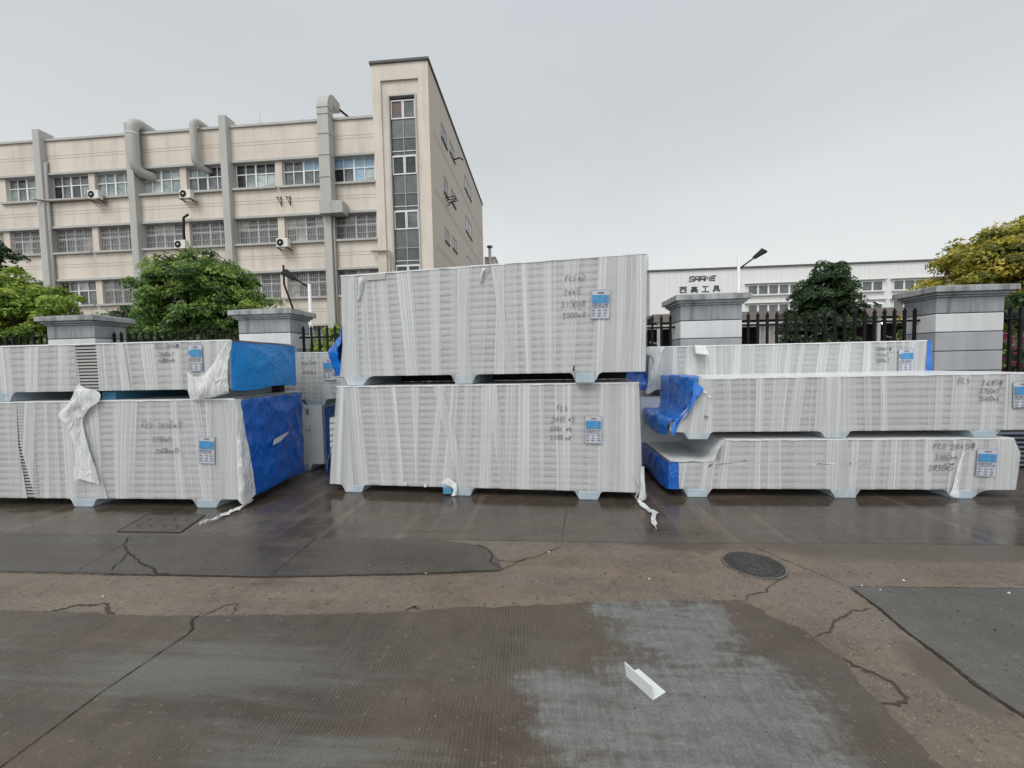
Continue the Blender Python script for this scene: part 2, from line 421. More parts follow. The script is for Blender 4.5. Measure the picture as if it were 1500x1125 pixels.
MAT['crack_soft'] = M_plain('filled crack dirt', (.048,.038,.030), .9)
MAT['pebble'] = M_plain('pebbles', (.13,.11,.09), .8, var=.5, scale=60)
MAT['scrap'] = M_plain('white scraps', (.7,.7,.68), .6)
def iron_mat():
    t = NT('cast iron cover'); c = t.coord()
    f = t.noise(c, 40., 4)
    return t.done(t.principled(Base_Color=t.ramp(f, [(.3,(.03,.03,.028)),(.7,(.075,.072,.068))]), Roughness=.5, Metallic=.35, Normal=t.bump(f,.3,.004)))
MAT['iron'] = iron_mat()
def lamp_mat():
    t = NT('lit bulb')
    return t.done(t.n('ShaderNodeEmission', {'Color': (1,.93,.78,1), 'Strength': 6.}))
MAT['bulb'] = lamp_mat()

# ------------------------------------------------------------------ camera
cam = bpy.data.cameras.new('camera'); cam.sensor_width = 36; cam.sensor_fit = 'HORIZONTAL'
cam.lens = 36*572/1500; cam.clip_end = 3000; cam.clip_start = .05
co = link(bpy.data.objects.new('camera', cam))
co.location = (0,0,1.55)
co.rotation_euler = (Matrix.Rotation(R(4.5),3,'Z') @ Matrix.Rotation(R(90-2.75),3,'X') @ Matrix.Rotation(R(-1.2),3,'Z')).to_euler()
scene.camera = co

# ------------------------------------------------------------------ light
SUN_EL, SUN_AZ = 52., 205.   # azimuth of the sun measured from +Y clockwise
w = bpy.data.worlds.new('World'); scene.world = w; w.use_nodes = True
nt = w.node_tree; nt.nodes.clear()
def wn(t_, **p):
    n = nt.nodes.new(t_)
    for k, v in p.items(): setattr(n, k, v)
    return n
sky = wn('ShaderNodeTexSky', sky_type='NISHITA', sun_disc=False, sun_elevation=R(SUN_EL), sun_rotation=R(SUN_AZ))
bg1 = wn('ShaderNodeBackground'); bg1.inputs[1].default_value = .06
nt.links.new(sky.outputs[0], bg1.inputs[0])
tc = wn('ShaderNodeTexCoord'); sp = wn('ShaderNodeSeparateXYZ'); nt.links.new(tc.outputs['Generated'], sp.inputs[0])
rmp = wn('ShaderNodeValToRGB'); nt.links.new(sp.outputs[2], rmp.inputs[0])
els = rmp.color_ramp.elements
for i, (p, c) in enumerate([(0.0,(.69,.703,.70)),(.22,(.64,.656,.658)),(.45,(.53,.555,.567)),(.75,(.49,.52,.55)),(1.,(.66,.69,.72))]):
    e = els[i] if i < 2 else els.new(p)
    e.position = p; e.color = (*c,1)
mp = wn('ShaderNodeMapping'); mp.inputs['Scale'].default_value = (1,1,3); nt.links.new(tc.outputs['Generated'], mp.inputs[0])
nz = wn('ShaderNodeTexNoise'); nz.inputs['Scale'].default_value = 1.6; nz.inputs['Detail'].default_value = 5; nt.links.new(mp.outputs[0], nz.inputs[0])
r2 = wn('ShaderNodeValToRGB'); nt.links.new(nz.outputs[0], r2.inputs[0])
r2.color_ramp.elements[0].position = .3; r2.color_ramp.elements[0].color = (.94,.945,.955,1)
r2.color_ramp.elements[1].position = .7; r2.color_ramp.elements[1].color = (1.04,1.04,1.035,1)
mul = wn('ShaderNodeMix', data_type='RGBA', blend_type='MULTIPLY'); mul.inputs[0].default_value = 1
nt.links.new(rmp.outputs[0], mul.inputs[6]); nt.links.new(r2.outputs[0], mul.inputs[7])
# the cloud is brighter on the sun's side of the sky
rs = wn('ShaderNodeMapRange'); rs.inputs[1].default_value = -.9; rs.inputs[2].default_value = .2; rs.inputs[3].default_value = 1.75; rs.inputs[4].default_value = 1.0
nt.links.new(sp.outputs[1], rs.inputs[0])
bg2 = wn('ShaderNodeBackground'); nt.links.new(mul.outputs[2], bg2.inputs[0]); nt.links.new(rs.outputs[0], bg2.inputs[1])
mxs = wn('ShaderNodeMixShader'); mxs.inputs[0].default_value = .93
nt.links.new(bg1.outputs[0], mxs.inputs[1]); nt.links.new(bg2.outputs[0], mxs.inputs[2])
wo = wn('ShaderNodeOutputWorld'); nt.links.new(mxs.outputs[0], wo.inputs[0])
sun = bpy.data.lights.new('sun', 'SUN'); sun.energy = 1.3; sun.angle = R(25); sun.color = (1,.96,.9)
so = link(bpy.data.objects.new('sun', sun))
az = R(SUN_AZ)
d = Vector((math.sin(az)*math.cos(R(SUN_EL)), math.cos(az)*math.cos(R(SUN_EL)), math.sin(R(SUN_EL))))
so.rotation_euler = d.to_track_quat('Z','Y').to_euler(); so.location = (0,-10,30)
vs_ = scene.view_settings
scene.display_settings.display_device = 'sRGB'
vs_.view_transform = 'Standard'; vs_.look = 'None'; vs_.exposure = .34; vs_.gamma = 1.; vs_.use_curve_mapping = False
scene.cycles.max_bounces = 8; scene.cycles.transparent_max_bounces = 24

# ------------------------------------------------------------------ ground
def struct(name, mb, mat, parent=None):
    o = mb.obj(name, mat, parent); o['kind'] = 'structure'; return o
def jag(pts, step=.05, amp=.008, closed=False):
    out = []
    n = len(pts)
    for i in range(n if closed else n-1):
        a = Vector((*pts[i],0)); b = Vector((*pts[(i+1)%n],0))
        L = (b-a).length; k = max(1, int(L/step))
        if L > 4: k = 1
        nrm = Vector((-(b-a).y, (b-a).x, 0)).normalized()
        for j in range(k):
            p = a.lerp(b, j/k)
            dv = mn.noise(Vector((p.x*9, p.y*9, 3.)))*amp + mn.noise(Vector((p.x*40, p.y*40, 7.)))*amp*.6
            if j or 0 < i: p = p + nrm*dv
            out.append((p.x, p.y))
    if not closed: out.append(tuple(pts[-1]))
    return out
mb = MB(); mb.add([(-400,-400,0),(400,-400,0),(400,400,0),(-400,400,0)], [(0,1,2,3)])
struct('ground', mb, MAT['g_wet'])
far_edge = jag([(-12,3.355),(-6,3.355),(-.6,3.35),(1.2,3.35),(2.6,3.40),(6,3.42),(12,3.44)], .04, .012)
mb = MB(); mb.prism([(-12,-6),(12,-6)] + far_edge[::-1], -.05, .004)
struct('concrete_strip', mb, MAT['g_tan'])
near = [(-12,2.2),(-6,2.21),(-3.58,2.22),(-3.09,2.23),(-2.77,2.21),(-2.15,2.23),(-1.71,2.26),(-1.29,2.29),(-.8,2.34),(-.61,2.38),(-.13,2.42),(.22,2.47),(.66,2.51),(1.1,2.54),(1.25,2.54),(1.35,2.39),(1.46,2.24),(1.5,2.05),(1.47,1.77),(1.46,1.52),(1.45,.6),(1.45,-5)]
mb = MB(); mb.prism([(-12,-5)] + [p for p in jag(near, .025, .022)][::-1][::-1][::1] , -.04, .013)
struct('concrete_slab', mb, MAT['g_near'])
left = [(-12,2.68),(-4.31,2.69),(-2.98,2.69),(-2.04,2.70),(-.9,2.79),(-.34,2.86),(-.37,3.0),(-.43,3.10),(-.56,3.24),(-.85,3.325),(-2.,3.335),(-12,3.335)]
mb = MB(); mb.prism(jag(left, .03, .010, True), -.03, .013)
struct('concrete_slab', mb, MAT['g_left'])
right = [(2.03,-5),(12,-5),(12,2.80),(3.13,2.75),(2.05,2.73),(2.05,2.51),(2.02,2.3),(2.02,2.1),(2.01,1.9),(2.03,1.77)]
mb = MB(); mb.prism(jag(right, .03, .006, True), -.03, .012)
struct('concrete_slab', mb, MAT['g_right'])

def crack(name, pts, wd, z, mat, amp=.014, straight=False):
    P = jag(pts, .018, 0 if straight else amp)
    if not straight: P = [P[0]]+[(x+random.uniform(-1,1)*amp*.55, y+random.uniform(-1,1)*amp*.55) for x, y in P[1:-1]]+[P[-1]]
    mb = MB(); L = []; Rr = []
    n = len(P)
    for i, p in enumerate(P):
        a = Vector(P[max(0,i-1)]); b = Vector(P[min(n-1,i+1)])
        t_ = (b-a); nr = Vector((-t_.y, t_.x)).normalized()
        ww = wd*(.38 + 1.1*abs(mn.noise(Vector((p[0]*23, p[1]*23, 1.)))) + (0 if straight else .5*random.random()**3)) * (1 if straight else min(1, .25+min(i, n-1-i)/3))
        L.append((p[0]+nr.x*ww, p[1]+nr.y*ww, z)); Rr.append((p[0]-nr.x*ww, p[1]-nr.y*ww, z))
    mb.add(L+Rr, [(i, i+1, n+i+1, n+i) for i in range(n-1)])
    return struct(name, mb, mat)
ZS, ZT = .0165, .008
crack('expansion_joint', [(-2.15,.4),(-2.15,1.65),(-2.1,2.07)], .0045, ZS, MAT['crack'], straight=True)
crack('pavement_crack', [(-2.1,2.06),(-2.11,2.11),(-2.16,2.15),(-2.2,2.19),(-2.18,2.24)], .009, ZS, MAT['crack'])
crack('pavement_crack', [(-3.9,3.32),(-3.78,3.15),(-3.57,3.01),(-3.46,2.85),(-3.39,2.7)], .006, ZS, MAT['crack'])
crack('pavement_crack', [(-3.57,3.01),(-3.39,2.92),(-3.26,2.83),(-3.1,2.78),(-2.98,2.7),(-2.86,2.69)], .008, ZS, MAT['crack'])
crack('expansion_joint', [(-2.06,2.71),(-2.08,3.33)], .0045, ZS, MAT['crack'], straight=True)
crack('pavement_crack', [(-.6,3.26),(-.5,3.19),(-.43,3.08),(-.43,2.96),(-.32,2.87)], .006, ZS, MAT['crack'])
crack('pavement_crack', [(-.45,2.84),(-.34,2.86),(-.2,3.0),(-.05,3.1),(.15,3.28)], .004, ZT, MAT['crack_soft'])
crack('pavement_crack', [(-.40,3.02),(-.25,2.99),(-.12,3.05)], .004, ZT, MAT['crack_soft'])
crack('pavement_crack', [(1.26,2.55),(1.35,2.62),(1.46,2.66),(1.56,2.76),(1.72,2.86)], .005, ZT, MAT['crack_soft'])
crack('pavement_crack', [(1.48,2.22),(1.6,2.28),(1.69,2.36),(1.8,2.42),(1.87,2.47),(2.0,2.5)], .005, ZT, MAT['crack_soft'])
crack('pavement_crack', [(1.5,2.09),(1.53,2.02),(1.6,1.97),(1.64,1.9),(1.62,1.83),(1.55,1.80),(1.47,1.8)], .010, ZT, MAT['crack_soft'])
crack('expansion_joint', [(1.72,3.33),(1.84,3.09),(1.96,2.9),(2.04,2.73)], .003, ZT, MAT['crack_soft'])
crack('pavement_crack', [(-2.18,2.22),(-2.16,2.27),(-2.12,2.35),(-2.05,2.37),(-1.99,2.26)], .005, ZT, MAT['crack_soft'])
crack('pavement_crack', [(-3.3,2.22),(-3.17,2.26),(-3.13,2.29),(-2.96,2.33),(-2.88,2.29),(-2.76,2.22)], .010, ZT, MAT['crack_soft'])
crack('pavement_crack', [(-3.66,2.69),(-3.70,2.85),(-3.74,3.0),(-3.84,3.31)], .003, ZS, MAT['crack_soft'])
crack('pavement_crack', [(-.9,2.36),(-.84,2.40),(-.80,2.37)], .010, ZT, MAT['crack_soft'])
crack('expansion_joint', [(-12,2.672),(-3.4,2.676),(-2.9,2.684),(-2.04,2.692),(-.9,2.78),(-.4,2.845)], .006, ZT, MAT['crack'], .004)
crack('expansion_joint', [(2.0,-4),(2.018,1.77),(1.996,1.9),(2.01,2.1),(2.012,2.3),(2.04,2.51),(2.037,2.74)], .007, ZT, MAT['crack'], .005)
crack('expansion_joint', [(2.04,2.742),(3.13,2.762),(5,2.78)], .003, ZT, MAT['crack_soft'], .004)
crack('expansion_joint', [(-.8,3.362),(.3,3.362),(1.2,3.362),(2.6,3.41),(6,3.43)], .003, ZT, MAT['crack_soft'], .008)
crack('expansion_joint', [(-7,3.345),(-4.2,3.345),(-3.2,3.345),(-2,3.345),(-.8,3.34)], .004, ZS, MAT['crack_soft'], .006)
crack('expansion_joint', [(-3.1,3.36),(-2.6,4.3),(-2.3,5.2)], .003, .004, MAT['crack_soft'], .003)
crack('expansion_joint', [(.14,3.37),(.25,4.3)], .004, .004, MAT['crack_soft'], .003)

# grit on the road: nobody could count it
mb = MB()
for i in range(430):
    x = random.uniform(-3.6,3.6); y = random.choice([random.uniform(1.35,3.3), random.uniform(1.35,2.6), random.uniform(2.2,2.9)])
    r_ = random.choice([.0025,.003,.004,.006]) * (y/2)
    on_slab = (y < 2.2 and x < 1.4) or x > 2.1
    z = .013 if on_slab else .004
    if 2.6 < y < 3.4 and x < -.3: z = .013
    a0 = random.uniform(0,6)
    vs = [(x+math.cos(a0+k*1.257)*r_*random.uniform(.7,1.3), y+math.sin(a0+k*1.257)*r_*random.uniform(.7,1.3), z-.001) for k in range(5)] + [(x,y,z+r_*.8)]
    mb.add(vs, [(k,(k+1)%5,5) for k in range(5)], 1 if random.random() < .05 else (2 if random.random() < .4 else 0))
o = mb.obj('grit', [MAT['pebble'], MAT['scrap'], MAT['crack']]); o['kind'] = 'stuff'

# manhole cover, storm drain plate, steel angle
t = thing('manhole_cover', 'round cast iron manhole cover with ringed pattern set in the tan concrete', 'manhole cover', (1.57,3.02,.004))
mb = MB(); prof = [(.215,.0),(.215,.008),(.198,.008),(.196,.003)]
def lathe(mb, prof, n=48, mi=0, cap=False):
    vs = [(r_*math.cos(2*math.pi*k/n), r_*math.sin(2*math.pi*k/n), z) for r_, z in prof for k in range(n)]
    fs = [(i*n+k, i*n+(k+1)%n, (i+1)*n+(k+1)%n, (i+1)*n+k) for i in range(len(prof)-1) for k in range(n)]
    if cap: fs.append(tuple((len(prof)-1)*n+k for k in range(n)))
    mb.add(vs, fs, mi)
lathe(mb, prof); mb.obj('rim', M_plain('worn iron rim', (.17,.155,.14), .45, .5, var=.5, scale=30), t)
mb = MB(); lathe(mb, [(.192,0),(.192,.007),(.178,.007),(.176,.004),(.14,.004),(.138,.007),(.128,.007),(.126,.004),(.085,.004),(.083,.007),(.074,.007),(.072,.004),(.03,.004),(.028,.007)], cap=True)
for k in range(28):
    a = 2*math.pi*k/28
    ca, sa = math.cos(a), math.sin(a)
    p = [(.146,-.004),(.170,-.004),(.170,.004),(.146,.004)]
    mb.prism([(x*ca-y*sa, x*sa+y*ca) for x, y in p], .003, .0066)
mb.obj('lid', MAT['iron'], t)
mb = MB(); lathe(mb, [(.199,.0025),(.190,.0025)]); mb.obj('gap', MAT['crack'], t)

t = thing('drain_cover', 'sunken rectangular concrete drain plate with dark lifting holes at left', 'drain cover', (-3.92,3.63,0))
mb = MB(); mb.prism([(-.25,-.19),(.40,-.19),(.26,.23),(-.40,.23)], -.05, .006); mb.obj('plate', MAT['g_left'], t)
for k in range(4):
    for j in range(2):
        x = -.18+k*.14-(j*.05); y = -.06+j*.16
        lathe_pts = [(x+.012*math.cos(q*math.pi/4), y+.016*math.sin(q*math.pi/4)) for q in range(8)]
        mb = MB(); mb.prism(lathe_pts, .0, .0085); mb.obj('lifting_hole', MAT['crack'], t)
mb = MB()
E4 = [(-.25,-.19),(.40,-.19),(.26,.23),(-.40,.23)]
for i in range(4):
    a = Vector(E4[i]); b = Vector(E4[(i+1)%4]); n_ = Vector((-(b-a).y,(b-a).x)).normalized()*(-.012 if i != 0 else -.006)
    mb.prism([tuple(a), tuple(b), tuple(b+n_), tuple(a+n_)][::-1], .0, .0075)
mb.obj('edge_gap', MAT['crack'], t)

t = thing('steel_angle', 'short white painted metal angle lying on the grey dry concrete', 'metal angle', (.43,1.815,.0135), R(-56.))
mb = MB(); mb.box(-.082,.082,0,.085,.0,.004); mb.obj('flat_flange', MAT['bracket'], t, .0012)
mb = MB(); mb.add([(-.082,0,.004),(.082,0,.004),(.082,-.012,.075),(-.082,-.012,.075),(-.082,.004,.004),(.082,.004,.004),(.082,-.008,.076),(-.082,-.008,.076)],
                  [(0,1,2,3),(7,6,5,4),(1,5,6,2),(4,0,3,7),(3,2,6,7),(0,4,5,1)]); mb.obj('upright_flange', MAT['bracket'], t)

# ------------------------------------------------------------------ handwriting
GLY = {
'0':[[(.3,1),(.05,.75),(.05,.25),(.3,0),(.55,.25),(.55,.75),(.3,1)]],
'1':[[(.3,1),(.3,0)]],
'2':[[(.05,.8),(.25,1),(.5,.85),(.45,.55),(.05,0),(.6,.05)]],
'3':[[(.05,.9),(.4,1),(.5,.75),(.2,.55),(.5,.35),(.4,.03),(.05,.05)]],
'4':[[(.3,1),(.05,.4),(.6,.42)],[(.42,.7),(.4,0)]],
'5':[[(.55,1),(.15,.97),(.1,.55),(.45,.58),(.5,.2),(.1,0)]],
'6':[[(.45,1),(.1,.45),(.15,.05),(.45,.05),(.5,.4),(.12,.42)]],
'7':[[(.05,.95),(.55,1),(.25,0)]],
'8':[[(.5,.9),(.2,1),(.1,.75),(.5,.3),(.35,0),(.08,.2),(.5,.75),(.5,.9)]],
'9':[[(.5,.8),(.2,1),(.1,.65),(.5,.65),(.4,0)]],
'x':[[(.1,.6),(.5,.1)],[(.5,.6),(.1,.1)]],
'F':[[(.1,0),(.12,1),(.6,1)],[(.1,.55),(.45,.58)]],
'L':[[(.25,1),(.05,.35),(.1,.02),(.5,.15)]],
'S':[[(.5,.9),(.2,.95),(.15,.6),(.45,.4),(.35,.05),(.05,.1)]],
'M':[[(.02,0),(.1,.7),(.28,.2),(.45,.7),(.55,0)]],
'd':[[(.2,1.05),(.28,.9)],[(.5,1.05),(.42,.9)],[(.12,.85),(.6,.85),(.56,.42),(.15,.42),(.12,.85)],[(.14,.63),(.58,.63)],[(0,.25),(.72,.27)],[(.36,.85),(.36,-.12)]],
' ':[],
}
def strokes(mb, polys, x, z, h, wd, y, shear=.0, mi=0, asp=1.):
    for k, pl in enumerate(polys):
        P = [Vector((x+(p[0]*asp+p[1]*shear)*h, z+p[1]*h)) for p in pl]
        n = len(P); L = []; Rr = []
        for i in range(n):
            t_ = P[min(n-1,i+1)]-P[max(0,i-1)]
            if i and i < n-1:
                a = (P[i]-P[i-1]).normalized(); b = (P[i+1]-P[i]).normalized()
                t_ = a+b if (a+b).length > .25 else b
            nr = Vector((-t_.y,t_.x)).normalized()*wd
            yy = y - k*.0003
            L.append((P[i].x+nr.x,yy,P[i].y+nr.y)); Rr.append((P[i].x-nr.x,yy,P[i].y-nr.y))
        mb.add(L+Rr, [(n+i,n+i+1,i+1,i) for i in range(n-1)], mi)
def handwriting(parent, lines, y=-.022):
    for (x, z, h, s) in lines:
        mb = MB(); cx = x; h *= .80
        for ch in s:
            j = [[(p[0]+random.uniform(-.08,.08), p[1]+random.uniform(-.1,.1)) for p in pl] for pl in GLY[ch]]
            strokes(mb, j, cx, z+random.uniform(-.08,.08)*h, h*random.uniform(.85,1.15), .0034, y, .14)
            cx += h*(.70 if ch != ' ' else .5)*random.uniform(.9,1.1)
        mb.obj('marker_writing', MAT['ink'], parent)

def label_sheet(parent, x, z, wd=.19, h=.31, y=-.024, rot=0., torn=False):
    """paper label: top edge at z, left edge at x"""
    o = MB().grid(6, 8, lambda u, v: (u*wd, -.002+.004*mn.noise(Vector((u*2+x,v*3,z))), -h*v)).obj('label_sheet', MAT['paper'], parent)
    o.location = (x,y,z); o.rotation_euler = (0,rot,0)
    y2 = -.0075
    hb = MB()
    top = -.055
    if torn: hb.add([(.0,y2,top-.03),(.05,y2,top),(wd*.95,y2,top),(wd*.95,y2,top-.085),(.03,y2,top-.085)], [(4,3,2,1,0)])
    else: hb.add([(.012,y2,top),(wd-.012,y2,top),(wd-.012,y2,top-.088),(.012,y2,top-.088)], [(3,2,1,0)])
    hb.obj('header_block', MAT['label_blue'], o)
    pm = MB()
    def bar(x0, x1, z0, z1, yy=y2): pm.add([(x0,yy,z0),(x1,yy,z0),(x1,yy,z1),(x0,yy,z1)], [(0,1,2,3)])
    e = .0022
    bar(0,wd,-e,0); bar(0,wd,-h,-h+e); bar(0,e,-h,-e-.0001); bar(wd-e,wd,-h+e,-e)
    bar(wd*.35,wd*.68,-.036,-.024)
    for (zz, hh) in ((.155,.010),(.172,.008),(.19,.006)):
        cx = .014
        while cx < wd-.04:
            l = random.uniform(.012,.035); bar(cx,cx+l,-zz-hh,-zz); cx += l+.01
    for zz in (.215,.245,.272):
        for cx in (.012,.075,.135): bar(cx,cx+random.uniform(.025,.04),-zz-.009,-zz)
    pm.obj('print_lines', MAT['print'], o)
    return o

# ------------------------------------------------------------------ panel bundles
PT = .0765     # thickness of one panel
def film_noise(p, amp, s=1.):
    return amp*(mn.noise(Vector((p[0]*3.1+s, p[1]*2.3, p[2]*1.1+s*2))) + .5*mn.noise(Vector((p[0]*11+s, p[1]*7, p[2]*2.5))))
def interp(tab, z):
    if z <= tab[0][0]: return tab[0][1]
    for (a, x), (b, y) in zip(tab, tab[1:]):
        if z <= b: return x + (y-x)*(z-a)/(b-a)
    return tab[-1][1]

def bundle(label, loc, rz, sections, depth, feet, xl, xr, foot_h=.10, name='panel_bundle', film_gap=None, top_film=True, foot_w=.22, fmat=None, seed=0., webs=None, ends=(True,True), overlaps=(), runner=False, grp='film wrapped bundles of wall panels in stacks'):
    """sections: list of (z0, z1, x0, x1) in local metres; xl/xr: (z, x) tables of the film's left and right edge"""
    root = thing(name, label, 'panel bundle', loc, rz, grp)
    core = MB()
    for (z0, z1, x0, x1) in sections:
        n = max(1, round((z1-z0)/PT)); t_ = (z1-z0)/n
        core.box(x0+.02, x1-.02, .022, depth-.022, z0+.004, z1-.004, 1)
        for i in range(n):
            dx, dx2, dy = random.uniform(-.006,.006), random.uniform(-.006,.006), random.uniform(0,.004)
            a = z0+i*t_
            h1 = t_*random.uniform(.44,.52); mi = random.choice([0,0,0,2])
            pr = [(.009,.001),(.003,.006),(0,.013),(0,h1),(.003,h1+.009),(.0075,h1+.018),(.009,t_-.001)]
            pts = [(y+dy, a+z) for y, z in pr]+[(depth-y-dy, a+z) for y, z in pr[::-1]]
            n_ = len(pts)
            core.add([(x0+dx,y,z) for y, z in pts]+[(x1+dx2,y,z) for y, z in pts],
                     [(k, n_+k, n_+(k+1)%n_, (k+1)%n_)[::-1] for k in range(n_)]+[tuple(range(n_)), tuple(range(2*n_-1,n_-1,-1))], mi)
    core.obj('panel_stack', [MAT['core'], MAT['core_gap'], MAT['core_edge'], MAT['core_pale']], root)
    zb = sections[0][0]; zt = sections[-1][1]
    x0b, x1b = sections[0][2], sections[0][3]
    for fx in feet:
        fb = MB(); fb.box(fx+.008, fx+foot_w-.008, -.013, depth-.02, .0, zb-.004); fb.obj('foam_foot', MAT['foam'], root, .008)
    # film: front sheet with webs pulled down over the feet, top sheet, both ends, back
    fm = MB()
    def zbot(x):
        best = 0
        for k, fx in enumerate(feet):
            wl, wr = (webs[k] if webs else (.065,.065))
            dd = max(fx - x, x - fx - foot_w, 0); ww = wl if x < fx else wr
            if dd < ww: best = max(best, (1-dd/ww)**3.4)
        return zb - best*(zb-.012)
    W = x1b-x0b; nu = max(20, int(W/.028)); nv = max(12, int((zt-zb)/.022))
    def front(u, v):
        zz = zb + (zt-zb)*v
        a, b = interp(xl, zz), interp(xr, zz)
        x = a+(b-a)*u
        zlo = zbot(x)
        z = zlo + (zt+.006-zlo)*v
        return (x, -.010 + film_noise((x,0,z), .006, seed), z)
    if film_gap is None:
        fm.grid(nu, nv, front)
    else:
        g0, g1 = film_gap       # (z, x) tables of the two sides of an opening in the film
        def part(lo, hi, n):
            def fn(u, v):
                zz = zb+(zt-zb)*v
                a, b = lo(zz), hi(zz); x = a+(b-a)*u
                zlo = zbot(x); z = zlo+(zt+.006-zlo)*v
                return (x, -.010+film_noise((x,0,z), .006, seed), z)
            fm.grid(n, nv, fn)
        part(lambda z: interp(xl,z), lambda z: interp(g0,z), nu//3)
        part(lambda z: interp(g1,z), lambda z: interp(xr,z), nu)
    def endsheet(side):
        def fn(u, v):
            zz = zb+(zt-zb)*v
            x = interp(xl if side < 0 else xr, zz)
            y = -.010+(depth+.02)*(u if side > 0 else 1-u)
            k = math.sin(math.pi*u)
            return (x+side*(.012+.02*k)+film_noise((y,1,zz), .008, seed+4)*k, y, zz+.006*v)
        fm.grid(14, nv, fn)
    if ends[0]: endsheet(-1)
    if ends[1]: endsheet(1)
    fm.grid(nu//2, 3, lambda u, v: (interp(xl,zt)+(interp(xr,zt)-interp(xl,zt))*(1-u), depth+.01, zb+(zt-zb)*v))
    o = fm.obj('stretch_film', fmat or MAT['film'], root)
    tm = MB()
    def top(u, v):
        x = interp(xl,zt)+(interp(xr,zt)-interp(xl,zt))*u
        return (x, -.016+(depth+.03)*v, zt+.010+film_noise((x,v*2,0), .003, seed+2)*(0 if v < .01 else 1))
    tm.grid(nu//2, 10, top)
    def lip(u, v):
        x = interp(xl,zt)+(interp(xr,zt)-interp(xl,zt))*u
        return (x, -.0165, zt+.010-(.014+.008*mn.noise(Vector((x*7,seed,0))))*(1-v))
    tm.grid(nu, 1, lip)
    tm.obj('top_film', MAT['film_top'], root)
    for (a, b, sl) in overlaps:      # where the film was lapped twice
        ov = MB()
        def lap(u, v):
            z = zb+(zt-zb)*v; lo = max(a+sl*(v-.5), interp(xl,z)+.004); hi = min(b+sl*(v-.5), interp(xr,z)-.004)
            x = lo+(hi-lo)*u
            return (x, -.015+film_noise((x,0,z), .005, seed+9), max(z, zbot(x)) if v else zbot(x)+.002)
        ov.grid(max(6,int((b-a)/.03)), nv, lap); ov.obj('film_overlap', fmat or MAT['film'], root)
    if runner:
        rb = MB(); rb.box(.12, W-.12, depth-.16, depth-.06, .004, zb-.006); rb.obj('gap_shade_bar', MAT['dark'], root)  # added dark bar, stands in for the shade in the gap below
    return root

def crumple(p, amp, s):
    v = Vector(p)*4.3+Vector((s,s*.7,s*1.3))
    r1 = 1-abs(mn.noise(v))*2.2
    r2 = mn.noise(Vector(p)*11+Vector((s,0,s)))
    r3 = 1-abs(mn.noise(Vector((p[0]*9+p[2]*5, p[1]*9-p[2]*4, p[2]*3+s))))*2.6
    return amp*(r1*.85+r2*.25+r3*.25)

def cloth(name, rows, mat, parent, nu=24, nv=24, amp=.015, seed=0., nrm=(0,-1,0), edge=.0):
    """a crumpled sheet spanned over rows of 3-D control points (each row equally long)"""
    def cr(P, t_):
        n = len(P)-1; f = t_*n; i = min(int(f), n-1); f -= i
        p0 = P[max(i-1,0)]; p1 = P[i]; p2 = P[i+1]; p3 = P[min(i+2,n)]
        return .5*((2*p1)+(p2-p0)*f+(2*p0-5*p1+4*p2-p3)*f*f+(3*p1-p0-3*p2+p3)*f*f*f)
    RR = [[Vector(p) for p in r_] for r_ in rows]
    N = Vector(nrm)
    def fn(u, v):
        col = [cr(r_, u) for r_ in RR]
        p = cr(col, v)
        k = 1.
        if edge: k = min(1, min(u,1-u,v,1-v)/edge+.2)
        return tuple(p + N*crumple(p, amp, seed)*k + Vector((mn.noise(p*9)*amp*.5, 0, mn.noise(p*8+Vector((3,3,3)))*amp*.5)))
    return MB().grid(nu, nv, fn).obj(name, mat, parent)

D = 1.15
# left stack, lower
L1 = bundle('left stack, lower bundle: tall white wrapped panels, dark blue end film with a tear', (-7.2,4.1,0), 0,
            [(.10,1.235,0,3.76)], D, [1.70,3.24], [(0,0),(2,0)], [(.1,3.79),(1.24,3.77)],
            film_gap=([(.1,1.10),(.75,1.04),(1.23,1.06)],[(.1,1.20),(.75,1.065),(1.23,1.065)]), seed=1., webs=[(.08,.1),(.09,.1)], foot_w=.25, ends=(True,False), overlaps=[(3.42,3.79,.0),(1.9,2.02,-.25)])
def end_cap(name, root, x, z0, z1, depth, mat, seed, y0=.10, bulge=.05, side=1, slope=0., amp=.02):
    rows = []
    for k in range(6):
        v = k/5; z = z0+(z1-z0)*v
        row = []
        for j in range(7):
            u = j/6; y = y0+(depth-y0+.01)*u
            b = bulge*math.sin(math.pi*min(1,u*1.05))*math.sin(math.pi*(.12+.76*v))
            row.append((x+side*(.03+b)+slope*(y-y0), y-slope*0, z + (0 if k else -.015*math.sin(u*7))))
        rows.append(row)
    return cloth(name, rows, mat, root, 60, 54, amp, seed, (side,0,0), .06)
cap = end_cap('end_film', L1, 3.765, .10, 1.225, D, MAT['blue'], 2., .03)
th = cloth('torn_hole', [[(3.885,.40,.63),(3.89,.55,.66),(3.885,.70,.72)],[(3.885,.44,.70),(3.89,.58,.73),(3.885,.72,.75)]], MAT['hole'], L1, 8, 6, .004, 3., (1,0,0))
cloth('corner_film', [[(3.76,-.03,.10),(3.82,-.02,.05),(3.86,.12,.12)],[(3.77,-.025,.5),(3.82,-.01,.5),(3.84,.10,.5)],[(3.775,-.022,1.0),(3.80,.0,1.0),(3.81,.05,1.0)],[(3.77,-.02,1.24),(3.79,.0,1.24),(3.80,.06,1.24)]], MAT['film_white'], L1, 12, 40, .007, 5., (1,-1,0))
handwriting(L1, [(2.63,.92,.085,'FLS  2645x2'),(2.72,.76,.075,' 3750x5'),(2.76,.63,.07,' 3500x10')])
label_sheet(L1, 3.33, .83, rot=R(3))
tl = lambda x, y: (x+7.2, y-4.1)
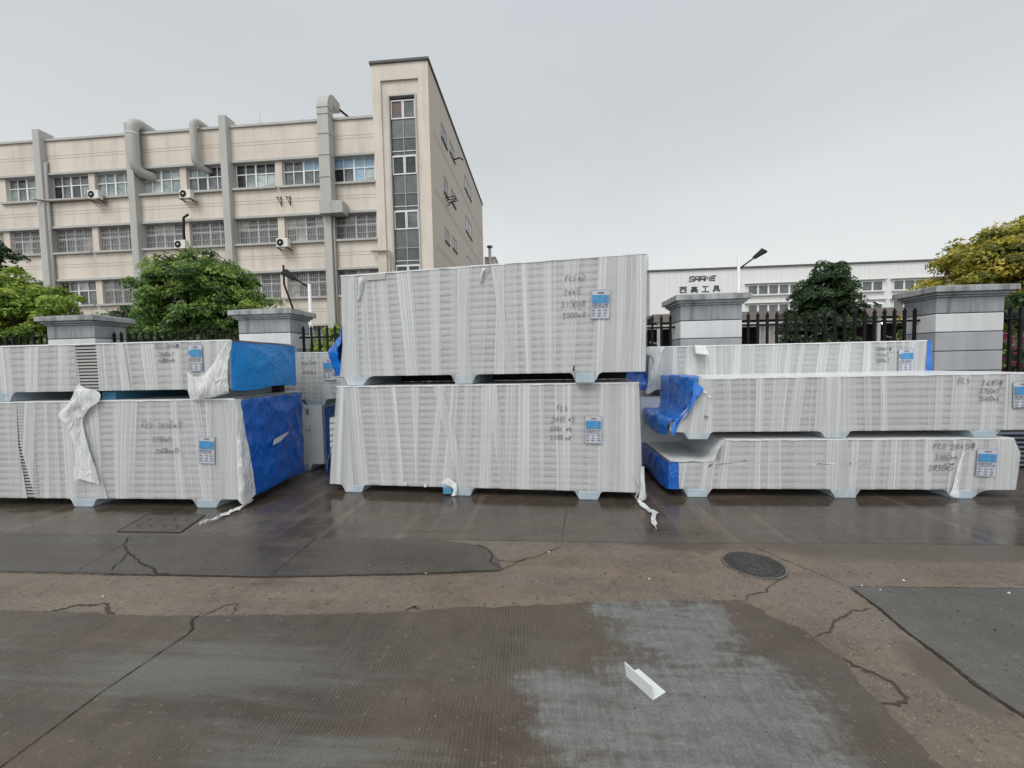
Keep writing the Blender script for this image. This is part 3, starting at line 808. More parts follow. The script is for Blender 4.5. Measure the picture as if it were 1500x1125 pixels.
def tail(parent, pts, wd, seed, origin, rz=0.):
    """a twisted ribbon of torn film trailing on the ground"""
    P = [Vector(p) for p in pts]; mb = MB()
    def fn(u, v):
        f = v*(len(P)-1); i = min(int(f), len(P)-2); p = P[i].lerp(P[i+1], f-i)
        d_ = (P[i+1]-P[i]).normalized(); s_ = d_.cross(Vector((0,0,1))).normalized()
        a = 5*v+2*mn.noise(Vector((v*5,seed,0))); k = (u-.5)*2*wd*(.6+.9*abs(mn.noise(Vector((v*7,seed,2)))))
        q = p + s_*math.cos(a)*k + Vector((0,0,1))*(abs(math.sin(a)*k)*.8+.006) + s_*.015*mn.noise(Vector((v*9,seed,5)))
        return tuple(Matrix.Rotation(-rz,3,'Z') @ (q-Vector(origin)))
    mb.grid(6, 60, fn)
    return mb.obj('film_tail', MAT['film_white'], parent)
tail(L1, [(-3.42,4.12,.10),(-3.37,4.2,.04),(-3.40,4.08,.004),(-3.44,3.92,.004),(-3.40,3.75,.004),(-3.46,3.59,.004)], .045, 1., (-7.2,4.1,0))

# left stack, upper
L2 = bundle('left stack, upper bundle: low white wrapped panels with bare edges showing, bright blue end', (-7.1,4.1,1.245), 0,
            [(.11,.645,0,3.62)], D, [.2,.66+.0,3.17], [(0,0),(2,0)], [(.1,3.64),(.65,3.67)],
            film_gap=([(.1,1.80),(.64,1.765)],[(.1,2.03),(.64,2.015)]), seed=3., webs=[(.07,.07),(.1,.12),(.12,.08)], ends=(True,False), overlaps=[(3.3,3.66,.05),(2.3,2.40,-.05)], runner=True)
end_cap('end_film', L2, 3.60, .09, .635, D, MAT['blue_light'], 6., -.005, .035, amp=.008)
handwriting(L2, [(2.76,.575,.06,'FLS 2645d'),(2.80,.49,.055,'3500x7'),(2.80,.42,.055,'6801x4')])
label_sheet(L2, 3.17, .615, .165, .30, rot=R(2), torn=True)
mb = MB(); z = .115
while z < .64:
    mb.box(1.74, 2.06, -.0035, .0, z, min(.643, z+.021), 0); mb.box(1.74, 2.06, -.0015, .0, z+.0211, min(.644, z+.0369), 1); z += .037  # dark strips between the lips paint the shade of the gaps
mb.obj('bare_panel_edges', [MAT['core'], MAT['dark']], L2)
mb = MB(); z = .12
while z < 1.2:
    mb.box(1.02, 1.24, -.0035, .0, z, z+.021, 0); mb.box(1.02, 1.24, -.0015, .0, z+.0211, z+.0369, 1); z += .037  # gap shade painted as dark strips here too
mb.obj('bare_panel_edges', [MAT['core'], MAT['dark']], L1)
mb = MB(); mb.box(1.95,2.12,.08,D-.05,.0,.095); mb.obj('foam_strip', MAT['foam_blue'], L2)
cloth('torn_film', [[(1.80,-.03,.20),(1.82,-.035,.19),(1.84,-.03,.17),(1.87,-.03,.15)],[(1.72,-.04,.05),(1.82,-.07,.06),(1.93,-.04,.07),(2.05,-.03,.10)],[(1.64,-.05,-.06),(1.76,-.09,-.03),(1.90,-.05,-.03),(2.06,-.04,.0)],[(1.56,-.06,-.16),(1.65,-.09,-.16),(1.78,-.06,-.12),(1.93,-.05,-.10)],[(1.62,-.05,-.30),(1.68,-.08,-.28),(1.75,-.05,-.27),(1.83,-.04,-.25)],[(1.70,-.04,-.52),(1.74,-.07,-.51),(1.80,-.05,-.50),(1.88,-.04,-.50)],[(1.67,-.045,-.93),(1.76,-.06,-.90),(1.88,-.05,-.93),(1.99,-.045,-.97)]], MAT['film_white'], L2, 30, 80, .009, 8.)
cloth('loose_film', [[(3.17,-.03,.0),(3.35,-.05,.005),(3.50,-.05,.03),(3.63,-.01,.07)],[(3.16,-.03,.12),(3.33,-.07,.12),(3.50,-.08,.14),(3.63,-.03,.18)],[(3.17,-.03,.30),(3.34,-.05,.20),(3.50,-.08,.26),(3.64,-.03,.34)],[(3.30,-.028,.22),(3.44,-.035,.34),(3.56,-.05,.48),(3.66,-.02,.50)],[(3.55,-.024,.50),(3.6,-.026,.58),(3.66,-.03,.64),(3.71,-.02,.645)]], MAT['film_white'], L2, 44, 48, .022, 4.)

# middle stack, lower
M1 = bundle('middle stack, lower bundle: white wrapped panels on three foam feet, film trailing at right', (-2.70,4.685,0), R(-4.3),
            [(.10,.94,0.02,3.76),(.94,1.325,.27,3.76)], D, [.20,1.60,3.09], [(.1,.0),(.3,.02),(1.33,.15)], [(.1,3.80),(1.33,3.77)], seed=5., foot_w=.23, overlaps=[(-.05,.30,-.05),(3.36,3.85,.0),(1.55,1.66,-.30),(2.12,2.24,-.14)])
handwriting(M1, [(2.86,1.02,.08,'FLS'),(2.80,.895,.07,'2645 x2'),(2.78,.79,.065,'3501 x4'),(2.78,.69,.065,'3750 x8')])
label_sheet(M1, 3.18, .965, .185, .31, rot=R(1))
cloth('end_film', [[(-.05,.06,.10),(-.20,.35,.08),(-.12,.9,.10)],[(-.06,.05,.25),(-.24,.35,.25),(-.14,.9,.25)],[(-.03,.06,.42),(-.17,.4,.45),(-.10,.9,.45)],[(.03,.10,.62),(-.06,.5,.65),(.0,.9,.65)]], MAT['blue'], M1, 20, 24, .02, 2., (-1,0,0))
mb = MB(); mb.box(1.49,1.60,-.035,.10,.02,.105); mb.obj('foam_scrap', MAT['foam_blue'], M1, .01)
tail(M1, [(1.01,4.38,.30),(1.05,4.36,.12),(1.02,4.42,.02),(1.05,4.22,.004),(1.12,4.02,.004),(1.05,3.83,.004),(1.02,3.62,.004)], .042, 4., (-2.70,4.685,0), R(-4.3))
cloth('hanging_film', [[(1.47,-.03,.16),(1.56,-.03,.22),(1.66,-.03,.16)],[(1.62,-.04,.10),(1.64,-.05,.10),(1.67,-.04,.10)],[(1.60,-.05,.01),(1.64,-.06,.02),(1.66,-.05,.02)]], MAT['film_white'], M1, 8, 10, .012, 9.)
cloth('corner_film', [[(3.74,-.02,.0),(3.82,-.03,.03),(3.86,.06,.06)],[(3.77,-.022,.12),(3.82,-.03,.12),(3.84,.06,.14)],[(3.78,-.02,.4),(3.81,-.02,.4),(3.82,.05,.4)]], MAT['film_white'], M1, 10, 14, .015, 3.)
for k, (x, z) in enumerate(((1.02,.135),(1.27,.12))):
    cloth('film_nick', [[(x-.015,-.03,z-.02),(x+.02,-.045,z-.015)],[(x-.02,-.025,z+.02),(x+.012,-.03,z+.025)]], MAT['film_white'], M1, 5, 5, .012, k)

# middle stack, upper
M2 = bundle('middle stack, upper bundle: the tallest, grey stretch film standing above all the others', (-2.49,4.745,1.337), R(-7.2),
            [(.115,.42,.0,3.62),(.42,1.36,.03,3.62)], D, [.05,1.46,2.87], [(.1,-.06),(.5,.0),(1.36,.01)], [(.1,3.62),(1.36,3.645)], seed=9., webs=[(.08,.18),(.07,.10),(.06,.10)], foot_w=.225, overlaps=[(-.1,.20,-.02),(3.12,3.7,.03),(1.50,1.66,-.04),(2.02,2.10,-.16)], runner=True)
handwriting(M2, [(2.77,1.12,.085,'FLSx2'),(2.76,.97,.085,'2645'),(2.73,.84,.08,'3750x8'),(2.74,.72,.075,'3500x8')])
label_sheet(M2, 3.06, 1.01, .20, .31, rot=R(2))
cloth('end_film', [[(-.06,.05,.13),(-.24,.22,.12),(-.10,.6,.12)],[(-.09,.04,.28),(-.29,.22,.28),(-.12,.6,.28)],[(-.10,.03,.44),(-.32,.2,.45),(-.12,.6,.45)],[(-.03,.03,.60),(-.16,.18,.58),(-.04,.6,.6)],[(.0,.02,.74),(-.04,.12,.72),(.0,.5,.74)]], MAT['blue_mid'], M2, 26, 36, .03, 12., (-1,-.3,0))
mb = MB(); mb.box(-.24,.02,.05,.9,.085,.102); mb.box(-.23,.02,.05,.9,.108,.118); mb.obj('packing_board', MAT['core'], M2)
cloth('film_nick', [[(.24,-.02,1.05),(.27,-.045,1.06),(.28,-.02,1.06)],[(.25,-.02,1.2),(.29,-.05,1.22),(.32,-.02,1.2)],[(.26,-.02,1.33),(.31,-.04,1.32),(.36,-.02,1.335)]], MAT['film_white'], M2, 10, 16, .014, 2.)
cloth('film_nick', [[(1.80,-.02,1.18),(1.82,-.04,1.18),(1.84,-.02,1.18)],[(1.82,-.02,1.27),(1.84,-.045,1.27),(1.86,-.02,1.27)],[(1.84,-.02,1.325),(1.9,-.05,1.32),(1.95,-.02,1.37)]], MAT['film_white'], M2, 10, 12, .012, 7.)
mb = MB(); mb.box(.37,.62,-.0205,-.017,1.285,1.355); mb.obj('grey_patch', MAT['trim'], M2)
cloth('film_nick', [[(2.845,-.02,.135),(2.865,-.03,.135)],[(2.86,-.02,.20),(2.872,-.026,.195)]], MAT['dark'], M2, 4, 6, .006, 7.)

# right stack, lower
R1 = bundle('right stack, lower bundle: shallow white wrapped panels stepped at the left end', (1.44,4.55,0), 0,
            [(.10,.408,0,3.57),(.408,.655,.60,3.56)], D, [.18,1.77,2.96], [(.1,.0),(.40,.01),(.41,.44),(.66,.60)], [(.1,3.60),(.5,3.63),(.66,3.56)], seed=13., webs=[(.06,.07),(.08,.05),(.10,.22)], foot_w=.235, ends=(False,True), overlaps=[(3.32,3.64,.0),(1.78,1.92,-.04)])
handwriting(R1, [(2.76,.545,.085,'FLS 2645d'),(2.78,.43,.07,'3500x4'),(2.72,.315,.075,'2830x5')])
label_sheet(R1, 3.20, .555, .20, .30, rot=R(2.5))
end_cap('end_film', R1, .0, .09, .415, D, MAT['blue'], 9., -.015, .03, -1, amp=.012)
cloth('end_film_wrap', [[(-.03,-.02,.10),(.045,-.028,.10),(.09,-.025,.10)],[(-.03,-.02,.26),(.04,-.03,.26),(.085,-.025,.25)],[(-.02,-.02,.41),(.045,-.026,.41),(.085,-.024,.41)]], MAT['blue'], R1, 8, 14, .006, 9.)
cloth('step_film', [[(.0,-.012,.412),(.22,-.012,.413),(.45,-.012,.414),(.52,-.012,.53),(.60,-.008,.658)],[(.0,.5,.415),(.24,.5,.416),(.48,.5,.42),(.54,.5,.54),(.60,.5,.662)],[(.0,D,.415),(.24,D,.416),(.48,D,.42),(.54,D,.54),(.60,D,.662)]], MAT['film_top'], R1, 30, 20, .006, 3., (0,0,1))
cloth('bunched_film', [[(2.92,-.03,.05),(2.98,-.05,.03),(3.04,-.03,.06)],[(2.96,-.026,.13),(2.99,-.045,.12),(3.02,-.026,.12)],[(2.99,-.024,.30),(3.01,-.034,.30),(3.035,-.024,.3)],[(3.06,-.022,.52),(3.075,-.028,.52),(3.085,-.022,.52)]], MAT['film_white'], R1, 8, 26, .010, 5.)
cloth('end_bulge', [[(3.58,-.01,.10),(3.63,.2,.10),(3.60,.6,.10)],[(3.61,-.015,.36),(3.70,.2,.36),(3.66,.6,.36)],[(3.56,-.01,.655),(3.62,.2,.655),(3.6,.6,.655)]], MAT['film_top'], R1, 16, 16, .012, 3., (1,0,0))

# right stack, upper
R2 = bundle('right stack, upper bundle: long white wrapped panels, crumpled blue film on its left end', (1.44,4.55,.665), 0,
            [(.085,.215,0,3.78),(.215,.685,.27,3.78)], D, [.19,1.66,3.17], [(.085,.02),(.21,.07),(.40,.20),(.56,.33),(.69,.30)], [(.1,3.80),(.69,3.79)], seed=17., webs=[(.08,.05),(.10,.06),(.10,.05)], foot_w=.23, ends=(False,True), overlaps=[(.0,.45,.15),(1.66,1.82,-.03),(3.5,3.9,0)], runner=True)
handwriting(R2, [(2.98,.585,.075,'FLS'),(3.22,.565,.07,'2645d'),(3.20,.48,.06,'3750x2'),(3.19,.40,.06,'3500x6')])
label_sheet(R2, 3.52, .60, .20, .28, rot=R(-2))
cloth('end_film', [[(-.03,-.02,.05),(-.045,.35,.02),(-.05,.8,.06),(-.03,1.16,.09)],
                   [(-.02,-.02,.15),(-.05,.35,.14),(-.05,.8,.15),(-.03,1.16,.16)],
                   [(.03,-.02,.225),(.0,.35,.23),(.0,.8,.24),(.0,1.16,.24)],
                   [(.17,-.03,.25),(.19,.35,.25),(.19,.8,.25),(.2,1.16,.25)],
                   [(.22,-.03,.42),(.235,.35,.44),(.235,.8,.45),(.24,1.16,.45)],
                   [(.25,-.03,.62),(.24,.35,.65),(.24,.8,.66),(.24,1.16,.66)],
                   [(.28,-.03,.70),(.27,.35,.715),(.27,.8,.71),(.27,1.16,.70)],
                   [(.36,-.02,.705),(.38,.35,.715),(.42,.8,.71),(.42,1.1,.70)]], MAT['blue_mid'], R2, 40, 60, .022, 21., (-1,-.4,.3))
cloth('corner_flap', [[(.0,-.035,.06),(.02,-.04,.05),(.05,-.035,.09)],[(.02,-.035,.2),(.05,-.045,.2),(.09,-.035,.2)],[(.16,-.035,.33),(.18,-.06,.34),(.215,-.04,.4)],[(.22,-.035,.48),(.27,-.07,.5),(.345,-.045,.565)],[(.24,-.03,.60),(.27,-.05,.62),(.29,-.035,.63)],[(.255,-.02,.705),(.27,-.03,.705),(.285,-.02,.70)]], MAT['blue_mid'], R2, 18, 46, .014, 25.)
for k, (x, z) in enumerate(((.37,.54),(.42,.49),(.38,.26))):
    cloth('film_nick', [[(x-.012,-.024,z-.014),(x+.03,-.032,z-.01)],[(x-.016,-.022,z+.014),(x+.012,-.026,z+.012)]], MAT['film_white'] if k != 2 else MAT['print'], R2, 5, 5, .010, k)

# back row
LB1 = bundle('back row bundle on the ground in the gap between left and middle stacks', (-7.1,5.68,0), 0, [(.10,1.0,0,3.72)], D, [.4,3.30], [(0,0),(2,0)], [(0,3.75),(2,3.74)], seed=23., fmat=MAT['film_top'])
handwriting(LB1, [(3.48,.86,.10,'d'),(3.47,.60,.085,'x6')])
end_cap('end_film', LB1, 3.75, .10, .97, D, MAT['blue'], 14., .0, .03, amp=.015)
LB2 = bundle('upper back row bundle in the gap between left and middle stacks', (-6.9,5.68,1.0), 0, [(.10,.80,0,4.0)], D, [.4,3.30], [(0,0),(2,0)], [(0,4.02),(2,4.02)], seed=27., foot_w=.3)
handwriting(LB2, [(3.25,.62,.075,'2645x2'),(3.26,.48,.07,'3540x7')])
label_sheet(LB2, 3.60, .70, .18, .32)
cloth('loose_film', [[(3.3,-.03,-.05),(3.38,-.03,-.06)],[(3.16,-.03,.10),(3.22,-.04,.11)],[(3.1,-.03,.2),(3.13,-.03,.2)]], MAT['film_white'], LB2, 6, 16, .01, 3.)
RB1 = bundle('back row bundle on the ground right of the middle stack, nearly hidden', (1.28,5.68,0), 0, [(.10,1.05,0,3.72)], D, [.3,3.1], [(0,0),(2,0)], [(0,3.75),(2,3.74)], seed=31., fmat=MAT['film_top'])
RB2 = bundle('back row bundle on top behind the right stack, carrying a lump of white foam', (1.53,5.68,1.06), 0, [(.10,.70,0,3.62)], D, [.3,3.1], [(.1,-.05),(.7,-.02)], [(0,3.64),(2,3.64)], seed=37., overlaps=[(-.1,.36,0),(1.0,1.4,0),(3.3,3.7,0)])
handwriting(RB2, [(2.96,.585,.05,'2600M1d'),(2.96,.50,.05,'3750x2'),(2.97,.425,.05,'3500x5')])
label_sheet(RB2, 3.25, .60, .19, .32, torn=True)
end_cap('end_film', RB2, 3.63, .10, .70, D, MAT['blue_mid'], 19., -.02, .02, amp=.012)
cloth('end_film_wrap', [[(3.60,-.02,.1),(3.64,-.03,.1),(3.68,-.01,.1)],[(3.60,-.02,.4),(3.65,-.03,.4),(3.69,-.01,.4)],[(3.61,-.02,.71),(3.64,-.025,.71),(3.67,-.01,.70)]], MAT['blue_mid'], RB2, 8, 16, .01, 9.)
cloth('end_film_left', [[(-.32,.05,.12),(-.2,.0,.09),(-.05,-.02,.12)],[(-.36,.15,.22),(-.22,.05,.24),(-.05,-.02,.22)],[(-.28,.3,.26),(-.2,.25,.30),(-.06,.0,.42)],[(-.22,.4,.55),(-.16,.3,.58),(-.02,.05,.58)]], MAT['blue'], RB2, 24, 26, .03, 33., (-.5,-1,0))
cloth('loose_film', [[(-.08,-.03,.05),(-.02,-.04,.05),(.06,-.03,.10)],[(-.03,-.03,.3),(.0,-.045,.3),(.08,-.03,.3)],[(.02,-.03,.55),(.05,-.04,.55),(.12,-.03,.55)],[(-.30,-.01,.705),(.0,-.02,.71),(.2,-.01,.71)]], MAT['film_white'], RB2, 14, 22, .016, 6.)
t = thing('foam_lump', 'small lump of white foam resting against the film of the right back bundle', 'foam block', (2.20,5.60,1.655))
o = cloth('lump', [[(-.08,0,0),(.1,0,-.02)],[(-.09,-.02,.1),(.08,-.02,.09)]], MAT['scrap'], t, 2, 2, 0.)
bpy.data.objects.remove(o)
mb = MB(); mb.add([(-.10,-.05,0),(.09,-.06,-.03),(.10,.065,-.02),(-.09,.065,.0),(-.11,-.03,.12),(.03,-.04,.10),(.06,.065,.12),(-.09,.065,.125)], [(0,3,2,1),(4,5,6,7),(0,1,5,4),(1,2,6,5),(2,3,7,6),(3,0,4,7)])
mb.obj('lump', MAT['scrap'], t, .02)
# dark unwrapped panels at the far right
t = thing('bare_panel_stack', 'low stack of unwrapped dark edged panels at the far right edge of the photo', 'panel stack', (5.55,5.75,0))
mb = MB()
for i in range(8):
    mb.box(random.uniform(-.01,.02), 3.6, random.uniform(0,.02), D, .04+i*.062, .04+i*.062+.022, 0)
    mb.box(.03, 3.57, .05, D-.05, .04+i*.062+.0221, .04+i*.062+.0619, 1)
mb.obj('panels', [M_plain('blue grey sheet', (.12,.16,.21), .35), MAT['dark']], t)
mb = MB()
for x in (.3,2.0): mb.box(x, x+.2, .02, D-.02, 0, .039)
mb.obj('runners', MAT['dark'], t)

# ------------------------------------------------------------------ fence and pillars
PX = [(-9.73,'first'),(-5.50,'second'),(-1.22,'hidden'),(3.07,'fourth'),(7.39,'fifth')]
PL = ['square stone fence pillar at far left, behind the left stack and left of the round tree',
      'square stone fence pillar behind the left stack and right of the round tree',
      'square stone fence pillar hidden behind the middle stack',
      'square stone fence pillar behind the right stack, below the warehouse lettering',
      'largest looking stone fence pillar behind the right stack, beside the yellow green tree']
def pillar(x, lab):
    t = thing('fence_pillar', lab, 'pillar', (x,7.71,0), 0, 'stone pillars of the fence')
    hw, hd = .54, .31
    zs = [0,.55,.95,1.29,1.635,1.965,2.29,2.57]
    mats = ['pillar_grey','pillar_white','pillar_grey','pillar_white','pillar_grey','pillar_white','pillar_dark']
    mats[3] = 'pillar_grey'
    mb = MB(); names = ['pillar_grey','pillar_white','pillar_dark']
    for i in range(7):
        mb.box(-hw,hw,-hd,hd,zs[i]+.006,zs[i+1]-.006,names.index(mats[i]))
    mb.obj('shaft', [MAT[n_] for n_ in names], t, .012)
    mb = MB(); mb.box(-hw+.02,hw-.02,-hd+.02,hd-.02,.0,2.56); mb.obj('mortar', MAT['crack_soft'], t)
    mb = MB(); mb.box(-hw-.03,hw+.03,-hd-.03,hd+.03,2.566,2.60); mb.box(-hw-.065,hw+.065,-hd-.065,hd+.065,2.602,2.645); mb.obj('moulding', MAT['pillar_dark'], t, .01)
    mb = MB(); mb.box(-hw-.12,hw+.12,-hd-.12,hd+.12,2.647,2.745); mb.frustum((0,0),hw+.12,hd+.12,2.746,hw-.1,hd-.1,2.79); mb.obj('cap', MAT['cap'], t, .012)
for (x, w_), lab in zip(PX, PL):
    if w_ != 'hidden': pillar(x, lab)   # the middle stack hides this one completely
# one picket, one section; sections copied
pk = MB(); pk.box(-.019,.019,-.019,.019,.12,2.37); pk.frustum((0,0),.026,.026,2.371,.026,.026,2.385); pk.frustum((0,0),.026,.012,2.3851,.003,.003,2.45)
pk_me = pk.mesh('picket', MAT['black'])
FL = ['black iron fence at far left, in front of the pale green tree','black iron fence between the two left pillars in front of the round tree',
      'black iron fence with bushes behind, just right of the second pillar','black iron fence just right of the middle stack, lit yard behind',
      'black iron fence between the two right pillars, before the dark round tree','black iron fence at the far right edge, right of the largest looking pillar']
xs = [-13.96]+[p[0] for p in PX]+[11.7]
for i in range(6):
    a, b = xs[i]+.54, xs[i+1]-.54
    t = thing('iron_fence', FL[i], 'fence', (a,7.7,0), 0, 'black iron fence between the pillars')
    L = b-a; n = 19
    for z in (2.19,.30): mb = MB(); mb.box(0,L,-.015,.015,z,z+.035); mb.obj('rail', MAT['black'], t)
    for k in range(n): inst('picket', pk_me, t, (L*(k+.5)/n,0,0))
# ------------------------------------------------------------------ factory building
B = thing('factory_building', 'long four storey cream factory block with a tall stair tower at its right end', 'building', (-10,24,0))
bx_, by_ = -10., 24.
def bl(mb, x0, x1, y0, y1, z0, z1, mi=0): mb.box(x0-bx_, x1-bx_, y0-by_, y1-by_, z0, z1, mi)
XL = -52.
wall = MB()
bands = [(0,2.70),(4.45,6.15),(7.90,9.61),(11.36,13.08),(14.83,16.86)]
for z0, z1 in bands: bl(wall, XL, -10.03, 24.0, 24.4, z0, z1)
bl(wall, XL, -10.04, 24.4, 45., 0, 16.6)
pil = [-45.6,-39.1,-32.55,-26.05,-19.65,-13.1]
for k in range(5):
    xm = (pil[k]+pil[k+1])/2
    for z0, z1 in zip([b[1] for b in bands[:-1]], [b[0] for b in bands[1:]]): bl(wall, xm-.22, xm+.22, 24.05, 24.4, z0, z1)
wall.obj('wall', MAT['cream'], B)
jn = MB()
for z0, z1 in bands[1:]:
    zm = (z0+z1)/2
    for q in (-.09,.09): bl(jn, XL, -10.03, 23.996, 23.9999, zm+q-.014, zm+q+.014)
jn.obj('plaster_joints', MAT['joint'], B)
tr = MB()
for z0, z1 in bands[1:]: bl(tr, XL, -10.03, 23.90, 24.38, z0-.14, z0-.002)
bl(tr, XL, -10.03, 23.9, 24.5, 16.862, 17.0)
tr.obj('lintel_band', MAT['trim'], B)
for x in pil:
    mb = MB(); bl(mb, x-.24, x+.24, 23.62, 24.45, 0, 17.5); mb.obj('pilaster', MAT['trim'], B, .03)
rnd = random.Random(5)
def window_mesh(wd, h, style, r_):
    pane = MB()
    xs_ = [0, wd*.25, wd*.5, wd*.75, wd]; zt_ = h*.60
    for i in range(4):
        for (a, b) in ((0,zt_),(zt_,h)):
            pane.add([(xs_[i],0,a),(xs_[i+1],0,a),(xs_[i+1],0,b),(xs_[i],0,b)], [(0,1,2,3)], style(i, a > 0, r_))
    return pane
fr = MB(); WD, WH = 2.70, 1.62
for x in (0, WD-.06): fr.box(x, x+.06, -.05, .04, 0, WH)
for z in (0, WH-.06): fr.box(.0601, WD-.0601, -.048, .04, z, z+.06)
fr.box(WD/2-.055, WD/2+.055, -.06, .03, .0601, WH-.0601)
for (a, b) in ((.0601,WD/2-.0551),(WD/2+.0551,WD-.0601)):
    fr.box(a, b, -.055, .03, WH*.60-.03, WH*.60+.03)
    m_ = (a+b)/2; fr.box(m_-.028, m_+.028, -.05, .03, .0601, WH*.60-.0301); fr.box(m_-.022, m_+.022, -.05, .03, WH*.60+.0301, WH-.0601)
fr_me = fr.mesh('frame', MAT['white_alu'])
gr = MB()
k = 0.
while k < WD: gr.box(k-.011, k+.011, -.022, 0, 0, WH); k += .118
for z in (.05,.45,.85,1.22,1.56): gr.box(0, WD, -.04, -.0221, z-.014, z+.014)
gr_me = gr.mesh('security_grille', MAT['grille'])
sl = MB(); sl.box(-.18, WD+.18, -.46, .05, -.13, 0); sl_me = sl.mesh('sill', MAT['trim'])
rows_z = [(2.70+.02,0),(6.15+.02,1),(9.61+.02,2),(13.08+.02,3)]
def style_row(row, bay, w_):
    def st(i, topq, r_):
        if row == 3:
            if bay == 4: return [4,4,4,4][i] if topq else [0,1,4,3][i]
            if (bay, w_) == (1,1) or (bay, w_) == (2,0): return 2 if r_.random() < .8 else 3
            if (bay, w_) == (1,0): return [0,1,0,2][i] if not topq else 1
            if (bay, w_) == (3,1): return (1 if i < 2 else 4) if topq else 1
            if (bay, w_) == (3,0): return 0 if topq else [0,2,3,3][i]
            return r_.choice([1,1,2,0])
        return r_.choice([0,1,1,1,5] if row == 2 else [0,0,1,1,5])
    return st
bays = [(-39.1,-32.65),(-32.65,-26.15),(-26.15,-19.7),(-19.7,-13.15)]
wins = []
for bi, (a, b) in enumerate(bays):
    xm = (a+b)/2
    wins += [(bi,0,xm-.22-WD-.03),(bi,1,xm+.22+.03)]
wins.append((4,0,-12.88))
for z, row in rows_z:
    for (bi, wi, x) in wins:
        if bi == 0 and wi == 0: continue
        p = window_mesh(WD, WH, style_row(row, bi, wi), rnd)
        po = p.obj('window', GL, B); po.location = (x-bx_, .28, z)
        inst('frame', fr_me, po, (0,0,0)); inst('sill', sl_me, po, (0,-.0,-.0))
        if row < 3 and not (row == 1 and bi == 1 and wi == 0): inst('security_grille', gr_me, po, (0,-.09,0))
# stair tower
tw = MB()
bl(tw, -10.03, -9.5, 23.85, 24.6, 0, 19.9); bl(tw, -7.16, -6.551, 23.85, 24.6, 0, 19.9)
bl(tw, -9.4999, -7.1601, 23.851, 24.6, 18.93, 19.9)
bl(tw, -9.4999, -9.06, 23.97, 24.6, 0, 18.929); bl(tw, -7.40, -7.1601, 23.97, 24.6, 0, 18.929); bl(tw, -9.0599, -7.4001, 23.972, 24.6, 18.05, 18.929)
tw.obj('tower_front', MAT['cream'], B)
sw = MB()
def sidewall(mb):
    bl(mb, -10.03, -6.55, 24.601, 45.2, 0, 19.9)
sidewall(sw); bl(sw, -6.55, -6.546, 23.853, 24.601, 0, 19.9)
sw.obj('tower_side', MAT['shaded_plaster'], B)
mb = MB(); bl(mb, -10.13, -6.46, 23.75, 45.3, 19.902, 20.05); mb.obj('coping', MAT['trim_dark'], B)
mb = MB()
for z in (16.3,16.1,12.75,12.55,9.3,9.1): bl(mb, -6.55, -6.543, 24.62, 45.15, z-.02, z+.02)
mb.obj('side_joints', MAT['joint'], B)
st = MB()
st.box(0,1.58,0,.05,0,18.0,0)
zrows = []
zt_ = 17.9
pat = [(1.12,'w'),(1.15,'p'),(1.05,'u')]
mbp = MB(); fm_ = MB()
zt_ = 17.86; idx = 0
while zt_ > 1:
    hgt, kind = pat[idx % 3] if idx else (1.12,'w')
    zb_ = zt_-hgt
    for s_ in (0,1):
        x0 = .04+s_*.77; x1 = x0+.73
        mi = (1 if kind == 'p' else 2 if kind == 'u' else rnd.choice([3,4]))
        if idx == 0: mi = 0 if s_ == 0 else 4
        mbp.add([(x0,0,zb_),(x1,0,zb_),(x1,0,zt_),(x0,0,zt_)], [(0,1,2,3)], mi)
        if kind == 'w':
            for (q0,q1,r0,r1) in ((x0,x1,zb_,zb_+.07),(x0,x1,zt_-.07,zt_),(x0,x0+.05,zb_+.07,zt_-.07),(x1-.05,x1,zb_+.07,zt_-.07)): fm_.box(q0,q1,-.05,.02,r0,r1,0)
        elif kind == 'u': fm_.box(x0,x1,-.045,.02,zb_,zb_+.035,0); fm_.box(x0,x1,-.045,.02,zb_+.26,zb_+.30,0)
        else: fm_.box(x0,x1,-.04,.02,zb_,zb_+.035,1)
    zt_ = zb_; idx += 1
fm_.box(.771,.809,-.055,.02,.5,17.86,1)
po = mbp.obj('stair_window', [M_plain('red brown stair wall', (.10,.06,.055), .5), MAT['panel_glass'], glass_mat('stair grey glass', (.085,.092,.096), .2, .2), GL[0], GL[1]], B); po.location = (-9.02-bx_, .10, 0)
fm_.obj('frame', [MAT['white_alu'], MAT['grille']], po)
mb = MB()
for (x0,x1,z0,z1) in ((-.10,-.001,0,18.02),(1.581,1.68,0,18.02),(-.10,1.68,18.021,18.12)): mb.box(x0,x1,-.20,.06,z0,z1)
mb.obj('surround', MAT['trim'], po)
sidew = [(26.78,28.25,17.1,18.1),(29.2,30.8,17.4,18.3),(34.8,37.8,17.3,18.45),(27.1,28.2,13.6,14.75),(29.3,30.65,13.85,14.85),(34.8,37.7,13.6,14.95),(27.1,28.2,10.3,11.25),(29.35,30.7,10.45,11.35),(34.9,37.5,9.9,11.45)]
for (y0,y1,z0,z1) in sidew:
    p = MB(); p.add([(0,0,0),(0,y1-y0,0),(0,y1-y0,z1-z0),(0,0,z1-z0)], [(0,1,2,3)]); po = p.obj('side_window', GL[1], B); po.location = (-6.54-bx_, y0-by_, z0)
    f = MB(); W_, H_ = y1-y0, z1-z0
    for (a,b,c,d_) in ((0,.08,0,H_),(W_-.08,W_,0,H_),(.0801,W_-.0801,0,.07),(.0801,W_-.0801,H_-.07,H_),(W_/2-.04,W_/2+.04,.0701,H_-.0701)): f.box(0,.025,a,b,c,d_)
    f.obj('frame', MAT['grille'], po)
    s = MB(); s.box(-.02,.07,-.1,W_+.1,-.10,-.001); s.obj('sill', MAT['trim_dark'], po)  # sill coloured dark, painting in the shadow under the window
